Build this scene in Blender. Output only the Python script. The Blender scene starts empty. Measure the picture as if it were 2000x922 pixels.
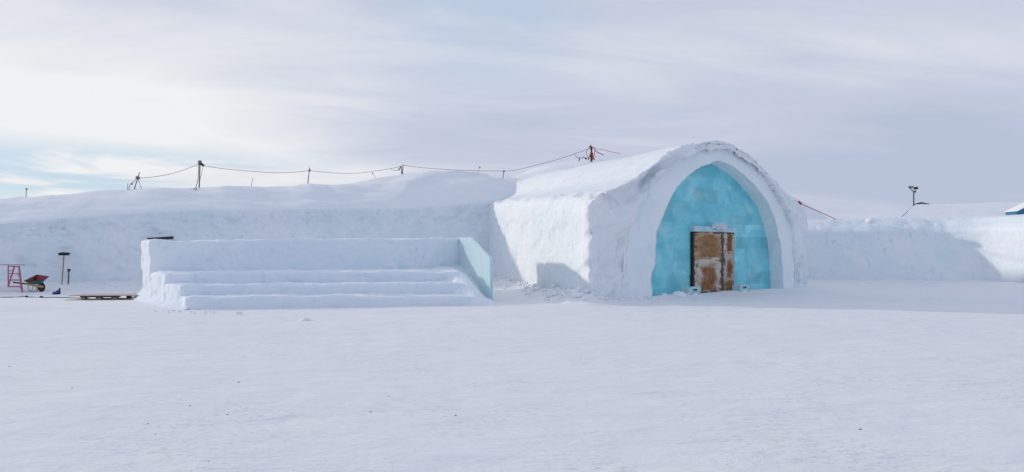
import bpy, bmesh, math, random
import numpy as np
from mathutils import Vector, Matrix

random.seed(7)
S = bpy.context.scene
COL = S.collection
R = math.radians

# ------------------------------------------------------------------ camera, sky, sun, exposure
EYE, F, HY = 1.7, 1300.0, 487.0          # eye height, focal length (photo px), horizon row
cam = bpy.data.objects.new("camera", bpy.data.cameras.new("camera"))
COL.objects.link(cam)
cam.location = (0, 0, EYE)
cam.rotation_euler = (R(90), 0, 0)
cam.data.sensor_width = 36.0
cam.data.lens = 36.0 * F / 2000.0
cam.data.shift_y = (HY - 461.0) / 2000.0
cam.data.clip_start = 0.1
cam.data.clip_end = 9000
S.camera = cam

SUN_AZ, SUN_EL = 18.0, 15.2              # light comes from the left, a little from behind the building
SUN_DIR = Vector((-math.cos(R(SUN_AZ)) * math.cos(R(SUN_EL)), math.sin(R(SUN_AZ)) * math.cos(R(SUN_EL)), math.sin(R(SUN_EL))))
sl = bpy.data.lights.new("sun", 'SUN')
sl.energy = 1.75
sl.angle = R(2.0)
sl.color = (1.0, 0.90, 0.76)
sun = bpy.data.objects.new("sun", sl)
COL.objects.link(sun)
sun.rotation_euler = SUN_DIR.to_track_quat('Z', 'Y').to_euler()

S.view_settings.view_transform = 'Standard'
S.view_settings.look = 'None'
S.view_settings.exposure = -0.04
S.view_settings.gamma = 1.0
S.view_settings.use_curve_mapping = False

W = bpy.data.worlds.new("World")
S.world = W
W.use_nodes = True


class NT:
    """tiny node-tree helper"""
    def __init__(self, tree):
        self.t = tree
        tree.nodes.clear()

    def n(self, typ, ins=None, **kw):
        nd = self.t.nodes.new(typ)
        for k, v in kw.items():
            setattr(nd, k, v)
        for k, v in (ins or {}).items():
            self.set(nd, k, v)
        return nd

    def set(self, nd, k, v):
        sock = nd.inputs[k]
        if isinstance(v, bpy.types.NodeSocket):
            self.t.links.new(v, sock)
        else:
            sock.default_value = v

    def math(self, op, a, b=0.0, c=None, clamp=False):
        nd = self.n('ShaderNodeMath', {0: a, 1: b}, operation=op, use_clamp=clamp)
        if c is not None:
            self.set(nd, 2, c)
        return nd.outputs[0]

    def mix(self, f, a, b, typ='RGBA', blend='MIX'):
        nd = self.n('ShaderNodeMix', data_type=typ)
        if typ == 'RGBA':
            nd.blend_type = blend
            self.set(nd, 0, f); self.set(nd, 6, a); self.set(nd, 7, b)
            return nd.outputs[2]
        self.set(nd, 0, f); self.set(nd, 2, a); self.set(nd, 3, b)
        return nd.outputs[0]

    def ramp(self, f, stops, interp='LINEAR'):
        nd = self.n('ShaderNodeValToRGB', {0: f})
        cr = nd.color_ramp
        cr.interpolation = interp
        while len(cr.elements) < len(stops):
            cr.elements.new(0.5)
        for e, (p, c) in zip(cr.elements, stops):
            e.position = p
            e.color = c if len(c) == 4 else (*c, 1)
        return nd.outputs[0]

    def smooth(self, v, lo, hi):
        nd = self.n('ShaderNodeMapRange', {0: v, 1: lo, 2: hi, 3: 0.0, 4: 1.0}, interpolation_type='SMOOTHSTEP')
        return nd.outputs[0]

    def noise(self, vec, scale, detail=4, rough=0.55, dist=0.0):
        return self.n('ShaderNodeTexNoise', {'Vector': vec, 'Scale': scale, 'Detail': detail, 'Roughness': rough, 'Distortion': dist}).outputs[0]

    def mapping(self, vec, loc=(0, 0, 0), rot=(0, 0, 0), scale=(1, 1, 1)):
        return self.n('ShaderNodeMapping', {0: vec, 1: loc, 2: rot, 3: scale}).outputs[0]


def build_world():
    t = NT(W.node_tree)
    sky = t.n('ShaderNodeTexSky', sky_type='NISHITA', sun_disc=False)
    sky.sun_elevation = R(SUN_EL)
    sky.sun_rotation = math.atan2(SUN_DIR.x, SUN_DIR.y)
    sky.air_density = 1.0
    sky.dust_density = 0.6
    sky.ozone_density = 1.6
    STR = 0.1
    tc = t.n('ShaderNodeTexCoord')
    d = tc.outputs['Generated']
    xyz = t.n('ShaderNodeSeparateXYZ', {0: d})
    x, y, z = xyz.outputs
    # project the view direction onto a cloud deck so that streaks flatten towards the horizon
    zz = t.math('ADD', t.math('MAXIMUM', z, 0.0), 0.16)
    cv = t.n('ShaderNodeCombineXYZ', {0: t.math('DIVIDE', x, zz), 1: t.math('DIVIDE', y, zz), 2: 0.0}).outputs[0]
    wind = t.mapping(cv, rot=(0, 0, R(-28)), scale=(0.42, 0.80, 1.0))
    n1 = t.noise(wind, 0.62, 4, 0.50, 0.55)
    n2 = t.noise(t.mapping(wind, loc=(7.3, 2.1, 0), rot=(0, 0, R(-18)), scale=(1.0, 1.25, 1.0)), 1.7, 7, 0.56, 1.1)
    nn = t.math('ADD', t.math('MULTIPLY', n1, 0.64), t.math('MULTIPLY', n2, 0.36))
    side = t.math('ARCTAN2', x, y)                      # azimuth, 0 = ahead
    leftness = t.smooth(side, 0.12, -0.70)
    low = t.smooth(z, 0.36, 0.10)
    v = t.math('ADD', nn, t.math('MULTIPLY', t.math('MULTIPLY', leftness, low), 0.22))
    v = t.math('ADD', v, t.math('MULTIPLY', leftness, 0.04))
    v = t.math('SUBTRACT', v, t.math('MULTIPLY', t.math('MULTIPLY', t.smooth(side, 0.1, 0.6), t.smooth(z, 0.22, 0.04)), 0.07))
    def blob(a0, z0, sa, sz):
        da = t.math('DIVIDE', t.math('SUBTRACT', side, a0), sa)
        dz = t.math('DIVIDE', t.math('SUBTRACT', z, z0), sz)
        r2 = t.math('ADD', t.math('MULTIPLY', da, da), t.math('MULTIPLY', dz, dz))
        return t.math('POWER', 2.718, t.math('MULTIPLY', r2, -1.0))
    # banks of thicker and thinner cloud
    for amp, args in ((0.06, (-0.50, 0.20, 0.30, 0.10)), (-0.085, (-0.10, 0.175, 0.22, 0.045)), (0.05, (0.33, 0.21, 0.30, 0.07)), (-0.15, (0.60, 0.11, 0.26, 0.075)), (0.05, (-0.22, 0.11, 0.2, 0.03)), (-0.04, (-0.35, 0.36, 0.3, 0.05))):
        v = t.math('ADD', v, t.math('MULTIPLY', blob(*args), amp))
    tone = t.ramp(v, [(0.32, (0.50, 0.56, 0.70)), (0.46, (0.59, 0.63, 0.765)), (0.60, (0.765, 0.79, 0.855)), (0.74, (0.905, 0.91, 0.92))])
    # holes of clear sky: low in the left, a faint one high in the middle, more behind the camera
    hole_l = t.math('MULTIPLY', t.smooth(side, -0.22, -0.50), t.math('MULTIPLY', t.smooth(z, 0.150, 0.105), t.smooth(z, 0.03, 0.075)))
    streak = t.noise(t.mapping(d, scale=(2.2, 2.2, 17.0)), 2.0, 4, 0.5, 0.5)
    hole_l = t.math('MULTIPLY', hole_l, t.smooth(streak, 0.40, 0.56))
    hole_m = t.math('MULTIPLY', t.smooth(t.math('ABSOLUTE', t.math('ADD', side, 0.04)), 0.26, 0.02), t.smooth(z, 0.14, 0.36))
    hole_m = t.math('MULTIPLY', hole_m, t.math('MULTIPLY', t.smooth(nn, 0.66, 0.42), 0.75))
    back = t.math('MULTIPLY', t.smooth(y, 0.35, -0.35), 0.62)
    hole = t.math('MAXIMUM', hole_l, hole_m)
    clear = t.mix(0.72, sky.outputs[0], (5.7, 7.3, 9.2, 1))   # thin veil over the blue
    cl = t.n('ShaderNodeVectorMath', {0: tone, 1: (1 / STR, 1 / STR, 1 / STR)}, operation='MULTIPLY').outputs[0]
    col = t.mix(hole, cl, clear)
    open_sky = t.mix(0.72, sky.outputs[0], (4.4, 5.9, 8.6, 1))   # clearer, deeper blue behind the viewer
    col = t.mix(back, col, open_sky)
    bg = t.n('ShaderNodeBackground', {0: col, 1: STR})
    out = t.n('ShaderNodeOutputWorld')
    t.t.links.new(bg.outputs[0], out.inputs[0])


build_world()

# ------------------------------------------------------------------ numpy noise
_rs = np.random.RandomState(11)
_perm = _rs.permutation(4096)
_val = _rs.rand(4096)


def vnoise(p):
    p = np.asarray(p, float)
    i = np.floor(p).astype(np.int64)
    f = p - i
    f = f * f * f * (f * (f * 6 - 15) + 10)
    r = 0
    for dx in (0, 1):
        for dy in (0, 1):
            for dz in (0, 1):
                h = _perm[(i[..., 0] + dx) & 4095]
                h = _perm[(h + i[..., 1] + dy) & 4095]
                h = _perm[(h + i[..., 2] + dz) & 4095]
                w = (f[..., 0] if dx else 1 - f[..., 0]) * (f[..., 1] if dy else 1 - f[..., 1]) * (f[..., 2] if dz else 1 - f[..., 2])
                r = r + w * _val[h]
    return r * 2 - 1


def fbm(p, scale, octv=4, gain=0.5, seed=0.0):
    p = np.asarray(p, float) * np.asarray(scale, float) + seed * 17.31
    a, s, r = 1.0, 0.0, 0.0
    for _ in range(octv):
        r = r + a * vnoise(p)
        s += a
        a *= gain
        p = p * 2.03 + 5.7
    return r / s


def smooth01(x, a, b):
    t = np.clip((np.asarray(x, float) - a) / (b - a), 0, 1)
    return t * t * (3 - 2 * t)


def at(x, y, Z):
    """photo pixel at a given distance -> world point"""
    return np.array([(x - 1000.0) * Z / F, Z, EYE + (HY - y) * Z / F])


def dents(p, scale, seed, lo=0.28, hi=0.55):
    """scattered knocked-out hollows with crisp upper edges, 0..1"""
    p = np.asarray(p, float)
    w = p + 0.25 * np.stack([fbm(p, (1.1,) * 3, 2, seed=seed + k) for k in (1, 2, 3)], -1)
    return smooth01(fbm(w, scale, 3, seed=seed), lo, hi)


# ------------------------------------------------------------------ object helpers
def mesh_from(name, V, Fc, mat, parent=None, smooth=True, mats=None, fmat=None, cols=None, uvs=None):
    V = np.asarray(V, float)
    if parent is not None:
        o_ = parent
        off = np.zeros(3)
        while o_ is not None:
            off += np.array(o_.location)
            o_ = o_.parent
        V = V - off
    me = bpy.data.meshes.new(name)
    me.from_pydata([tuple(v) for v in V], [], [tuple(int(i) for i in f) for f in Fc])
    for m in (mats or [mat]):
        me.materials.append(m)
    if fmat is not None:
        me.polygons.foreach_set('material_index', np.asarray(fmat, np.int32))
    if smooth:
        me.polygons.foreach_set('use_smooth', np.ones(len(me.polygons), bool))
    if cols is not None:
        ca = me.color_attributes.new('tint', 'FLOAT_COLOR', 'POINT')
        ca.data.foreach_set('color', np.asarray(cols, np.float32).ravel())
    if uvs is not None:
        ul = me.uv_layers.new(name='UVMap')
        li = np.zeros(len(me.loops), np.int32)
        me.loops.foreach_get('vertex_index', li)
        ul.data.foreach_set('uv', np.asarray(uvs, np.float32)[li].ravel())
    me.update()
    o = bpy.data.objects.new(name, me)
    COL.objects.link(o)
    if parent is not None:
        o.parent = parent
    return o


def grid_normals(V):
    du = np.gradient(V, axis=0)
    dv = np.gradient(V, axis=1)
    n = np.cross(du, dv)
    l = np.linalg.norm(n, axis=2, keepdims=True)
    return n / np.maximum(l, 1e-9)


def grid_faces(nu, nv, flip=False):
    i = np.arange(nu * nv).reshape(nu, nv)
    q = np.stack([i[:-1, :-1], i[1:, :-1], i[1:, 1:], i[:-1, 1:]], -1).reshape(-1, 4)
    return q[:, ::-1] if flip else q


def grid_obj(name, V, mat, parent=None, flip=False, uvs=None):
    nu, nv = V.shape[:2]
    return mesh_from(name, V.reshape(-1, 3), grid_faces(nu, nv, flip), mat, parent, uvs=None if uvs is None else uvs.reshape(-1, 2))


def thing(name, label, cat, loc=(0, 0, 0), group=None):
    o = bpy.data.objects.new(name, None)
    COL.objects.link(o)
    o.location = [float(v) for v in loc]
    o.empty_display_size = 0.3
    return tag(o, label, cat, group)


def tag(o, label=None, cat=None, group=None, kind=None):
    if label: o['label'] = label
    if cat: o['category'] = cat
    if group: o['group'] = group
    if kind: o['kind'] = kind
    return o


class MB:
    """collects simple solids, builds ONE mesh object"""
    def __init__(self):
        self.V, self.Fc, self.m = [], [], []

    def add(self, V, Fc, m=0):
        b = len(self.V)
        self.V += [tuple(float(c) for c in v) for v in V]
        self.Fc += [tuple(b + i for i in f) for f in Fc]
        self.m += [m] * len(Fc)
        return self

    def hexa(self, p, m=0, bevel=0.0):
        """8 corners: bottom 4 ccw, top 4 ccw"""
        bm = bmesh.new()
        vs = [bm.verts.new(tuple(float(c) for c in q)) for q in p]
        for f in ((3, 2, 1, 0), (4, 5, 6, 7), (0, 1, 5, 4), (1, 2, 6, 5), (2, 3, 7, 6), (3, 0, 4, 7)):
            bm.faces.new([vs[i] for i in f])
        if bevel > 0:
            bmesh.ops.bevel(bm, geom=list(bm.edges), offset=bevel, segments=2, affect='EDGES', profile=0.5)
        bm.verts.index_update()
        self.add([v.co for v in bm.verts], [[v.index for v in f.verts] for f in bm.faces], m)
        bm.free()
        return self

    def box(self, c, s, rot=None, m=0, bevel=0.0):
        c = Vector(c)
        M = rot if rot is not None else Matrix.Identity(3)
        h = [v / 2 for v in s]
        p = [c + M @ Vector((sx * h[0], sy * h[1], sz * h[2])) for sz in (-1, 1) for sx, sy in ((-1, -1), (1, -1), (1, 1), (-1, 1))]
        return self.hexa(p, m, bevel)

    def tube(self, pts, r, n=8, m=0, caps=True):
        P = [Vector([float(c) for c in p]) for p in pts]
        rr = r if hasattr(r, '__len__') else [r] * len(P)
        V, Fc = [], []
        ref = None
        for i, p in enumerate(P):
            a = P[max(i - 1, 0)]
            b = P[min(i + 1, len(P) - 1)]
            t = (b - a).normalized()
            if ref is None:
                ref = Vector((0, 0, 1)) if abs(t.z) < 0.9 else Vector((1, 0, 0))
            u = t.cross(ref).normalized()
            w = u.cross(t).normalized()
            ref = w
            for k in range(n):
                an = 2 * math.pi * k / n
                V.append(p + (u * math.cos(an) + w * math.sin(an)) * rr[i])
        for i in range(len(P) - 1):
            for k in range(n):
                a, b = i * n + k, i * n + (k + 1) % n
                Fc.append((a, b, b + n, a + n))
        if caps:
            Fc.append(tuple(range(n)))
            Fc.append(tuple(reversed(range((len(P) - 1) * n, len(P) * n))))
        return self.add(V, Fc, m)

    def build(self, name, mats, parent=None, smooth=False):
        mats = mats if isinstance(mats, (list, tuple)) else [mats]
        o = mesh_from(name, self.V, self.Fc, None, parent, smooth, mats=mats, fmat=self.m)
        if smooth:
            try:
                o.data.set_sharp_from_angle(angle=R(40))
            except Exception:
                pass
        return o


def catmull(pts, n=8):
    P = np.asarray(pts, float)
    P = np.vstack([2 * P[0] - P[1], P, 2 * P[-1] - P[-2]])
    out = []
    for i in range(1, len(P) - 2):
        for k in range(n):
            t = k / n
            a, b, c, d = P[i - 1], P[i], P[i + 1], P[i + 2]
            out.append(0.5 * ((2 * b) + (c - a) * t + (2 * a - 5 * b + 4 * c - d) * t * t + (3 * b - a - 3 * c + d) * t ** 3))
    out.append(P[-2])
    return np.array(out)


def remeshed(corner_boxes, voxel, noise_fn, smooth_it=4):
    """union of hexahedra -> even voxel surface -> softened -> displaced along normals; returns V, F"""
    mb = MB()
    for p in corner_boxes:
        mb.hexa(p)
    me = bpy.data.meshes.new('tmp')
    me.from_pydata(mb.V, [], mb.Fc)
    ob = bpy.data.objects.new('tmp', me)
    COL.objects.link(ob)
    md = ob.modifiers.new('r', 'REMESH')
    md.mode = 'VOXEL'
    md.voxel_size = voxel
    ms = ob.modifiers.new('s', 'SMOOTH')
    ms.iterations = smooth_it
    ms.factor = 0.5
    dg = bpy.context.evaluated_depsgraph_get()
    ev = ob.evaluated_get(dg)
    m2 = ev.to_mesh()
    n = len(m2.vertices)
    V = np.zeros(n * 3); m2.vertices.foreach_get('co', V); V = V.reshape(-1, 3)
    N = np.zeros(n * 3); m2.vertices.foreach_get('normal', N); N = N.reshape(-1, 3)
    Fc = [tuple(p.vertices) for p in m2.polygons]
    ev.to_mesh_clear()
    bpy.data.objects.remove(ob)
    bpy.data.meshes.remove(me)
    V = V + N * noise_fn(V)[:, None]
    return V, Fc


# ------------------------------------------------------------------ materials
def new_mat(name):
    m = bpy.data.materials.new(name)
    m.use_nodes = True
    t = NT(m.node_tree)
    p = t.n('ShaderNodeBsdfPrincipled')
    o = t.n('ShaderNodeOutputMaterial')
    t.t.links.new(p.outputs[0], o.inputs[0])
    return m, t, p


def plain(name, col, rough=0.6, metal=0.0, var=0.18, scale=9.0, bump=0.0):
    m, t, p = new_mat(name)
    tc = t.n('ShaderNodeTexCoord')
    n = t.noise(tc.outputs['Object'], scale, 5, 0.6)
    c = t.mix(t.smooth(n, 0.3, 0.7), tuple(v * (1 - var) for v in col) + (1,), tuple(min(1, v * (1 + var)) for v in col) + (1,))
    t.set(p, 'Base Color', c)
    t.set(p, 'Roughness', rough)
    t.set(p, 'Metallic', metal)
    if bump:
        b = t.n('ShaderNodeBump', {'Strength': bump, 'Distance': 0.01, 'Height': n})
        t.set(p, 'Normal', b.outputs[0])
    return m


def snow(name, c1, c2, icy_pit_shade=0.0, chips=0.0, big=0.25, fine=14.0, fine_amp=0.012, mid=2.6, mid_amp=0.05, aniso=(1, 1, 1), pits=0.0, rough=0.85, strength=1.0):
    """packed snow: slight tint patches, layered relief"""
    m, t, p = new_mat(name)
    g = t.n('ShaderNodeNewGeometry')
    pos = t.mapping(g.outputs['Position'], scale=aniso)
    a = t.noise(g.outputs['Position'], big, 4, 0.55, 0.4)
    b = t.noise(pos, mid, 6, 0.6, 0.3)
    k = t.noise(pos, 1.1, 5, 0.6, 0.6)
    f = t.smooth(t.math('ADD', t.math('MULTIPLY', a, 0.45), t.math('ADD', t.math('MULTIPLY', k, 0.35), t.math('MULTIPLY', b, 0.20))), 0.40, 0.60)
    colr = t.mix(f, (*c1, 1), (*c2, 1))
    if icy_pit_shade:                                  # icy glaze spots, with the shade of small pits painted into the colour
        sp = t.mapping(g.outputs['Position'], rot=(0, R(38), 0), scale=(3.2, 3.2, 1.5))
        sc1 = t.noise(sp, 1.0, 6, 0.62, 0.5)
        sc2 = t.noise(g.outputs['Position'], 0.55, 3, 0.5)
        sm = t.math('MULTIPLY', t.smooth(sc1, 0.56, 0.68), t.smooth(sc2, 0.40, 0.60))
        colr = t.mix(t.math('MULTIPLY', sm, icy_pit_shade), colr, (0.50, 0.68, 0.76, 1))
    t.set(p, 'Base Color', colr)
    t.set(p, 'Roughness', rough)
    t.set(p, 'Specular IOR Level', 0.25)
    h = t.math('MULTIPLY', b, mid_amp)
    c = t.noise(pos, fine, 5, 0.65)
    h = t.math('ADD', h, t.math('MULTIPLY', c, fine_amp))
    if chips:                                  # broken wind crust, in patches
        q = t.n('ShaderNodeTexNoise', {'Vector': t.mapping(g.outputs['Position'], rot=(0, 0, R(12)), scale=(0.6, 1.15, 1)), 'Scale': 13.0, 'Detail': 5.0, 'Roughness': 0.65, 'Distortion': 0.5}).outputs[0]
        pm = t.smooth(t.noise(g.outputs['Position'], 0.55, 4, 0.6), 0.42, 0.62)
        h = t.math('ADD', h, t.math('MULTIPLY', t.math('MULTIPLY', t.smooth(q, 0.54, 0.62), pm), chips))
    if pits:
        vo = t.n('ShaderNodeTexNoise', {'Vector': pos, 'Scale': 5.5, 'Detail': 3.0, 'Roughness': 0.5, 'Distortion': 1.2}).outputs[0]
        h = t.math('SUBTRACT', h, t.math('MULTIPLY', t.smooth(vo, 0.60, 0.72), pits))
    bp = t.n('ShaderNodeBump', {'Strength': strength, 'Distance': 1.0, 'Height': h})
    t.set(p, 'Normal', bp.outputs[0])
    return m


M = {}
M['ground'] = snow('trodden snow', (0.85, 0.84, 0.855), (0.88, 0.87, 0.875), chips=0.0042, big=0.12, fine=15, fine_amp=0.010, mid=2.6, mid_amp=0.040, aniso=(0.55, 1.4, 1), strength=1.0)
M['wall'] = snow('cut snow wall', (0.75, 0.835, 0.875), (0.85, 0.868, 0.90), icy_pit_shade=0.6, big=0.3, fine=9, fine_amp=0.022, mid=2.0, mid_amp=0.06, aniso=(1.0, 1.0, 0.75))
M['crust'] = snow('entrance snow crust', (0.80, 0.845, 0.875), (0.87, 0.868, 0.885), icy_pit_shade=0.7, big=0.4, fine=9, fine_amp=0.022, mid=1.8, mid_amp=0.07)
M['smooth'] = snow('smoothed snow', (0.80, 0.865, 0.89), (0.87, 0.885, 0.905), icy_pit_shade=0.25, big=0.5, fine=12, fine_amp=0.006, mid=1.6, mid_amp=0.025)
M['roof'] = snow('drifted roof snow', (0.85, 0.855, 0.875), (0.88, 0.88, 0.89), big=0.3, fine=8, fine_amp=0.006, mid=1.4, mid_amp=0.03, aniso=(0.6, 1.2, 1.0))
M['stage'] = snow('stage snow', (0.79, 0.85, 0.90), (0.86, 0.872, 0.91), icy_pit_shade=0.5, big=0.5, fine=11, fine_amp=0.012, mid=2.2, mid_amp=0.05)
M['lump'] = snow('snow lump', (0.86, 0.87, 0.89), (0.88, 0.88, 0.9), fine=20, fine_amp=0.01)


def ice_mat():
    m, t, p = new_mat('clear ice blocks')
    g = t.n('ShaderNodeNewGeometry')
    at_ = t.n('ShaderNodeAttribute', attribute_name='tint')
    pos = g.outputs['Position']
    n = t.noise(pos, 1.3, 5, 0.6, 0.6)
    n2 = t.noise(t.mapping(pos, scale=(0.8, 0.8, 1.4)), 1.2, 4, 0.5, 0.5)
    base = t.mix(t.smooth(n, 0.35, 0.68), (0.17, 0.56, 0.66, 1), (0.26, 0.69, 0.77, 1))
    fr = t.math('MULTIPLY', t.smooth(n2, 0.52, 0.74), 0.50)
    base = t.mix(fr, base, (0.50, 0.82, 0.88, 1))
    base = t.mix(1.0, base, at_.outputs['Color'], blend='MULTIPLY')
    t.set(p, 'Base Color', base)
    t.set(p, 'Roughness', t.math('ADD', 0.22, t.math('MULTIPLY', n2, 0.3)))
    t.set(p, 'IOR', 1.31)
    bp = t.n('ShaderNodeBump', {'Strength': 0.5, 'Distance': 1.0, 'Height': t.math('MULTIPLY', n, 0.03)})
    t.set(p, 'Normal', bp.outputs[0])
    return m


def panel_mat():
    m, t, p = new_mat('translucent ice sheet')
    g = t.n('ShaderNodeNewGeometry')
    pos = g.outputs['Position']
    st = t.noise(t.mapping(pos, scale=(5.0, 5.0, 0.25)), 1.6, 5, 0.6)
    cl = t.noise(pos, 0.9, 3, 0.5)
    c = t.mix(t.smooth(st, 0.35, 0.68), (0.62, 0.88, 0.94, 1), (0.94, 0.98, 1.0, 1))
    c = t.mix(t.math('MULTIPLY', t.smooth(cl, 0.4, 0.65), 0.4), c, (0.70, 0.91, 0.94, 1))
    t.set(p, 'Base Color', c)
    t.set(p, 'Roughness', 0.28)
    t.set(p, 'IOR', 1.31)
    t.set(p, 'Transmission Weight', 0.34)
    t.set(p, 'Subsurface Weight', 0.5)
    t.set(p, 'Subsurface Radius', (0.1, 0.2, 0.25))
    bp = t.n('ShaderNodeBump', {'Strength': 0.4, 'Distance': 1.0, 'Height': t.math('MULTIPLY', st, 0.02)})
    t.set(p, 'Normal', bp.outputs[0])
    return m


def frost_ice():
    m, t, p = new_mat('frosty ice')
    g = t.n('ShaderNodeNewGeometry')
    n = t.noise(g.outputs['Position'], 7, 4, 0.6)
    t.set(p, 'Base Color', t.mix(t.smooth(n, 0.35, 0.65), (0.40, 0.68, 0.75, 1), (0.66, 0.80, 0.85, 1)))
    t.set(p, 'Roughness', 0.4)
    t.set(p, 'IOR', 1.31)
    t.set(p, 'Transmission Weight', 0.15)
    bp = t.n('ShaderNodeBump', {'Strength': 0.5, 'Distance': 0.05, 'Height': n})
    t.set(p, 'Normal', bp.outputs[0])
    return m


def hide_mat(name, seed, mid, edge, fringe, half=0.45, top=0.25, bot=0.1):
    """reindeer hide: brown back stripe, pale flanks and ends, hair streaks; uses the hide's own UV"""
    m, t, p = new_mat(name)
    uv = t.n('ShaderNodeTexCoord').outputs['UV']
    w = t.n('ShaderNodeTexNoise', {'Vector': t.mapping(uv, loc=(seed, seed * 2, 0), scale=(2.6, 3.4, 1)), 'Scale': 1.5, 'Detail': 5.0, 'Distortion': 0.8})
    w2 = t.n('ShaderNodeTexNoise', {'Vector': t.mapping(uv, loc=(seed * 5, seed, 0), scale=(2.0, 2.6, 1)), 'Scale': 1.8, 'Detail': 5.0, 'Distortion': 0.8})
    wob = t.math('SUBTRACT', w.outputs[0], 0.5)
    wob2 = t.math('SUBTRACT', w2.outputs[0], 0.5)
    s = t.n('ShaderNodeSeparateXYZ', {0: uv})
    u = t.math('ABSOLUTE', t.math('ADD', t.math('SUBTRACT', s.outputs[0], 0.5), t.math('MULTIPLY', wob, 0.42)))
    # shoulders: the stripe narrows towards the neck end
    v = t.math('ADD', s.outputs[1], t.math('ADD', t.math('MULTIPLY', wob2, 0.5), t.math('MULTIPLY', t.math('MULTIPLY', u, u), 0.9)))
    f = t.smooth(u, half * 0.35, half * 0.85)
    f = t.math('MAXIMUM', f, t.smooth(v, 1 - top * 1.3, 1 - top * 0.35))
    f = t.math('MAXIMUM', f, t.smooth(v, bot * 1.3, bot * 0.3))
    e = t.smooth(u, 0.36, 0.50)
    hair = t.noise(t.mapping(uv, loc=(seed, 0, 0), scale=(22, 4, 1)), 1.0, 3, 0.6, 0.6)
    blot = t.noise(t.mapping(uv, loc=(3 * seed, 1, 0), scale=(3.2, 4.0, 1)), 1.0, 4, 0.55, 1.6)
    c = t.mix(f, (*mid, 1), (*edge, 1))
    c = t.mix(t.math('MULTIPLY', e, t.smooth(blot, 0.42, 0.58)), c, (*fringe, 1))
    c = t.mix(t.math('MULTIPLY', t.smooth(blot, 0.54, 0.74), 0.40), c, tuple(x * 0.62 for x in mid) + (1,))
    c = t.mix(t.math('MULTIPLY', t.smooth(hair, 0.42, 0.75), 0.26), c, (*[min(1, x * 1.5) for x in edge], 1))
    t.set(p, 'Base Color', c)
    t.set(p, 'Roughness', 0.9)
    t.set(p, 'Specular IOR Level', 0.1)
    bp = t.n('ShaderNodeBump', {'Strength': 0.9, 'Distance': 0.02, 'Height': t.math('ADD', t.math('MULTIPLY', hair, 0.6), blot)})
    t.set(p, 'Normal', bp.outputs[0])
    return m


def wood_mat(name, a, b):
    m, t, p = new_mat(name)
    g = t.n('ShaderNodeTexCoord').outputs['Object']
    n = t.noise(t.mapping(g, scale=(1.5, 12, 12)), 2.0, 5, 0.6, 0.6)
    t.set(p, 'Base Color', t.mix(t.smooth(n, 0.3, 0.7), (*a, 1), (*b, 1)))
    t.set(p, 'Roughness', 0.75)
    bp = t.n('ShaderNodeBump', {'Strength': 0.3, 'Distance': 0.01, 'Height': n})
    t.set(p, 'Normal', bp.outputs[0])
    return m


M['ice'] = ice_mat()
M['panel'] = panel_mat()
M['frost'] = frost_ice()
M['black'] = plain('black plastic', (0.012, 0.013, 0.016), 0.6)
M['tar'] = plain('dark timber', (0.02, 0.019, 0.02), 0.8)
M['wood'] = wood_mat('pale timber', (0.42, 0.27, 0.15), (0.60, 0.42, 0.25))
M['handle'] = wood_mat('varnished handle', (0.36, 0.19, 0.10), (0.48, 0.28, 0.16))
M['yellow_wood'] = wood_mat('yellowed timber', (0.42, 0.28, 0.10), (0.58, 0.42, 0.18))
M['ply'] = wood_mat('plywood', (0.48, 0.36, 0.28), (0.62, 0.51, 0.43))
M['grey_wood'] = wood_mat('weathered timber', (0.16, 0.15, 0.15), (0.28, 0.26, 0.25))
M['pole'] = wood_mat('grey pole', (0.15, 0.13, 0.14), (0.27, 0.23, 0.23))
M['bark'] = wood_mat('dark bark post', (0.055, 0.04, 0.038), (0.13, 0.10, 0.095))
M['red'] = plain('red paint', (0.30, 0.014, 0.022), 0.45)
M['teal'] = plain('worn teal paint', (0.025, 0.11, 0.11), 0.5, var=0.35)
M['pink'] = plain('faded red paint', (0.50, 0.10, 0.17), 0.5)
M['pale_pink'] = plain('frosted red paint', (0.50, 0.36, 0.42), 0.6)
M['blue'] = plain('blue plastic', (0.012, 0.045, 0.20), 0.4)
M['metal'] = plain('grey steel', (0.35, 0.36, 0.38), 0.4, 0.8)
M['dark_metal'] = plain('dark steel', (0.05, 0.052, 0.06), 0.45, 0.5)
M['rust'] = plain('rusty hub', (0.16, 0.06, 0.035), 0.8)
M['rubber'] = plain('rubber', (0.015, 0.015, 0.017), 0.8)
M['rope'] = plain('faded rope', (0.20, 0.15, 0.16), 0.8)
M['red_rope'] = plain('red rope', (0.45, 0.07, 0.05), 0.7)
M['cable'] = plain('grey cable', (0.06, 0.065, 0.075), 0.6)
M['blue_paint'] = plain('blue wall paint', (0.02, 0.16, 0.30), 0.6)
M['glass'] = plain('lamp glass', (0.30, 0.31, 0.33), 0.15)
M['hide_a'] = hide_mat('tan hide', 2.3, (0.30, 0.155, 0.075), (0.48, 0.33, 0.21), (0.17, 0.095, 0.05), half=0.62, top=0.05, bot=0.10)
M['hide_b'] = hide_mat('brown backed hide', 4.1, (0.25, 0.105, 0.04), (0.60, 0.51, 0.43), (0.15, 0.09, 0.055), half=0.46, top=0.28, bot=0.07)
M['hide_c'] = hide_mat('russet striped hide', 7.7, (0.21, 0.07, 0.024), (0.58, 0.48, 0.38), (0.14, 0.08, 0.05), half=0.40, top=0.05, bot=0.12)
M['hide_d'] = hide_mat('russet hide with grey neck', 9.2, (0.21, 0.075, 0.03), (0.50, 0.43, 0.37), (0.12, 0.08, 0.06), half=0.40, top=0.34, bot=0.22)

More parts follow.
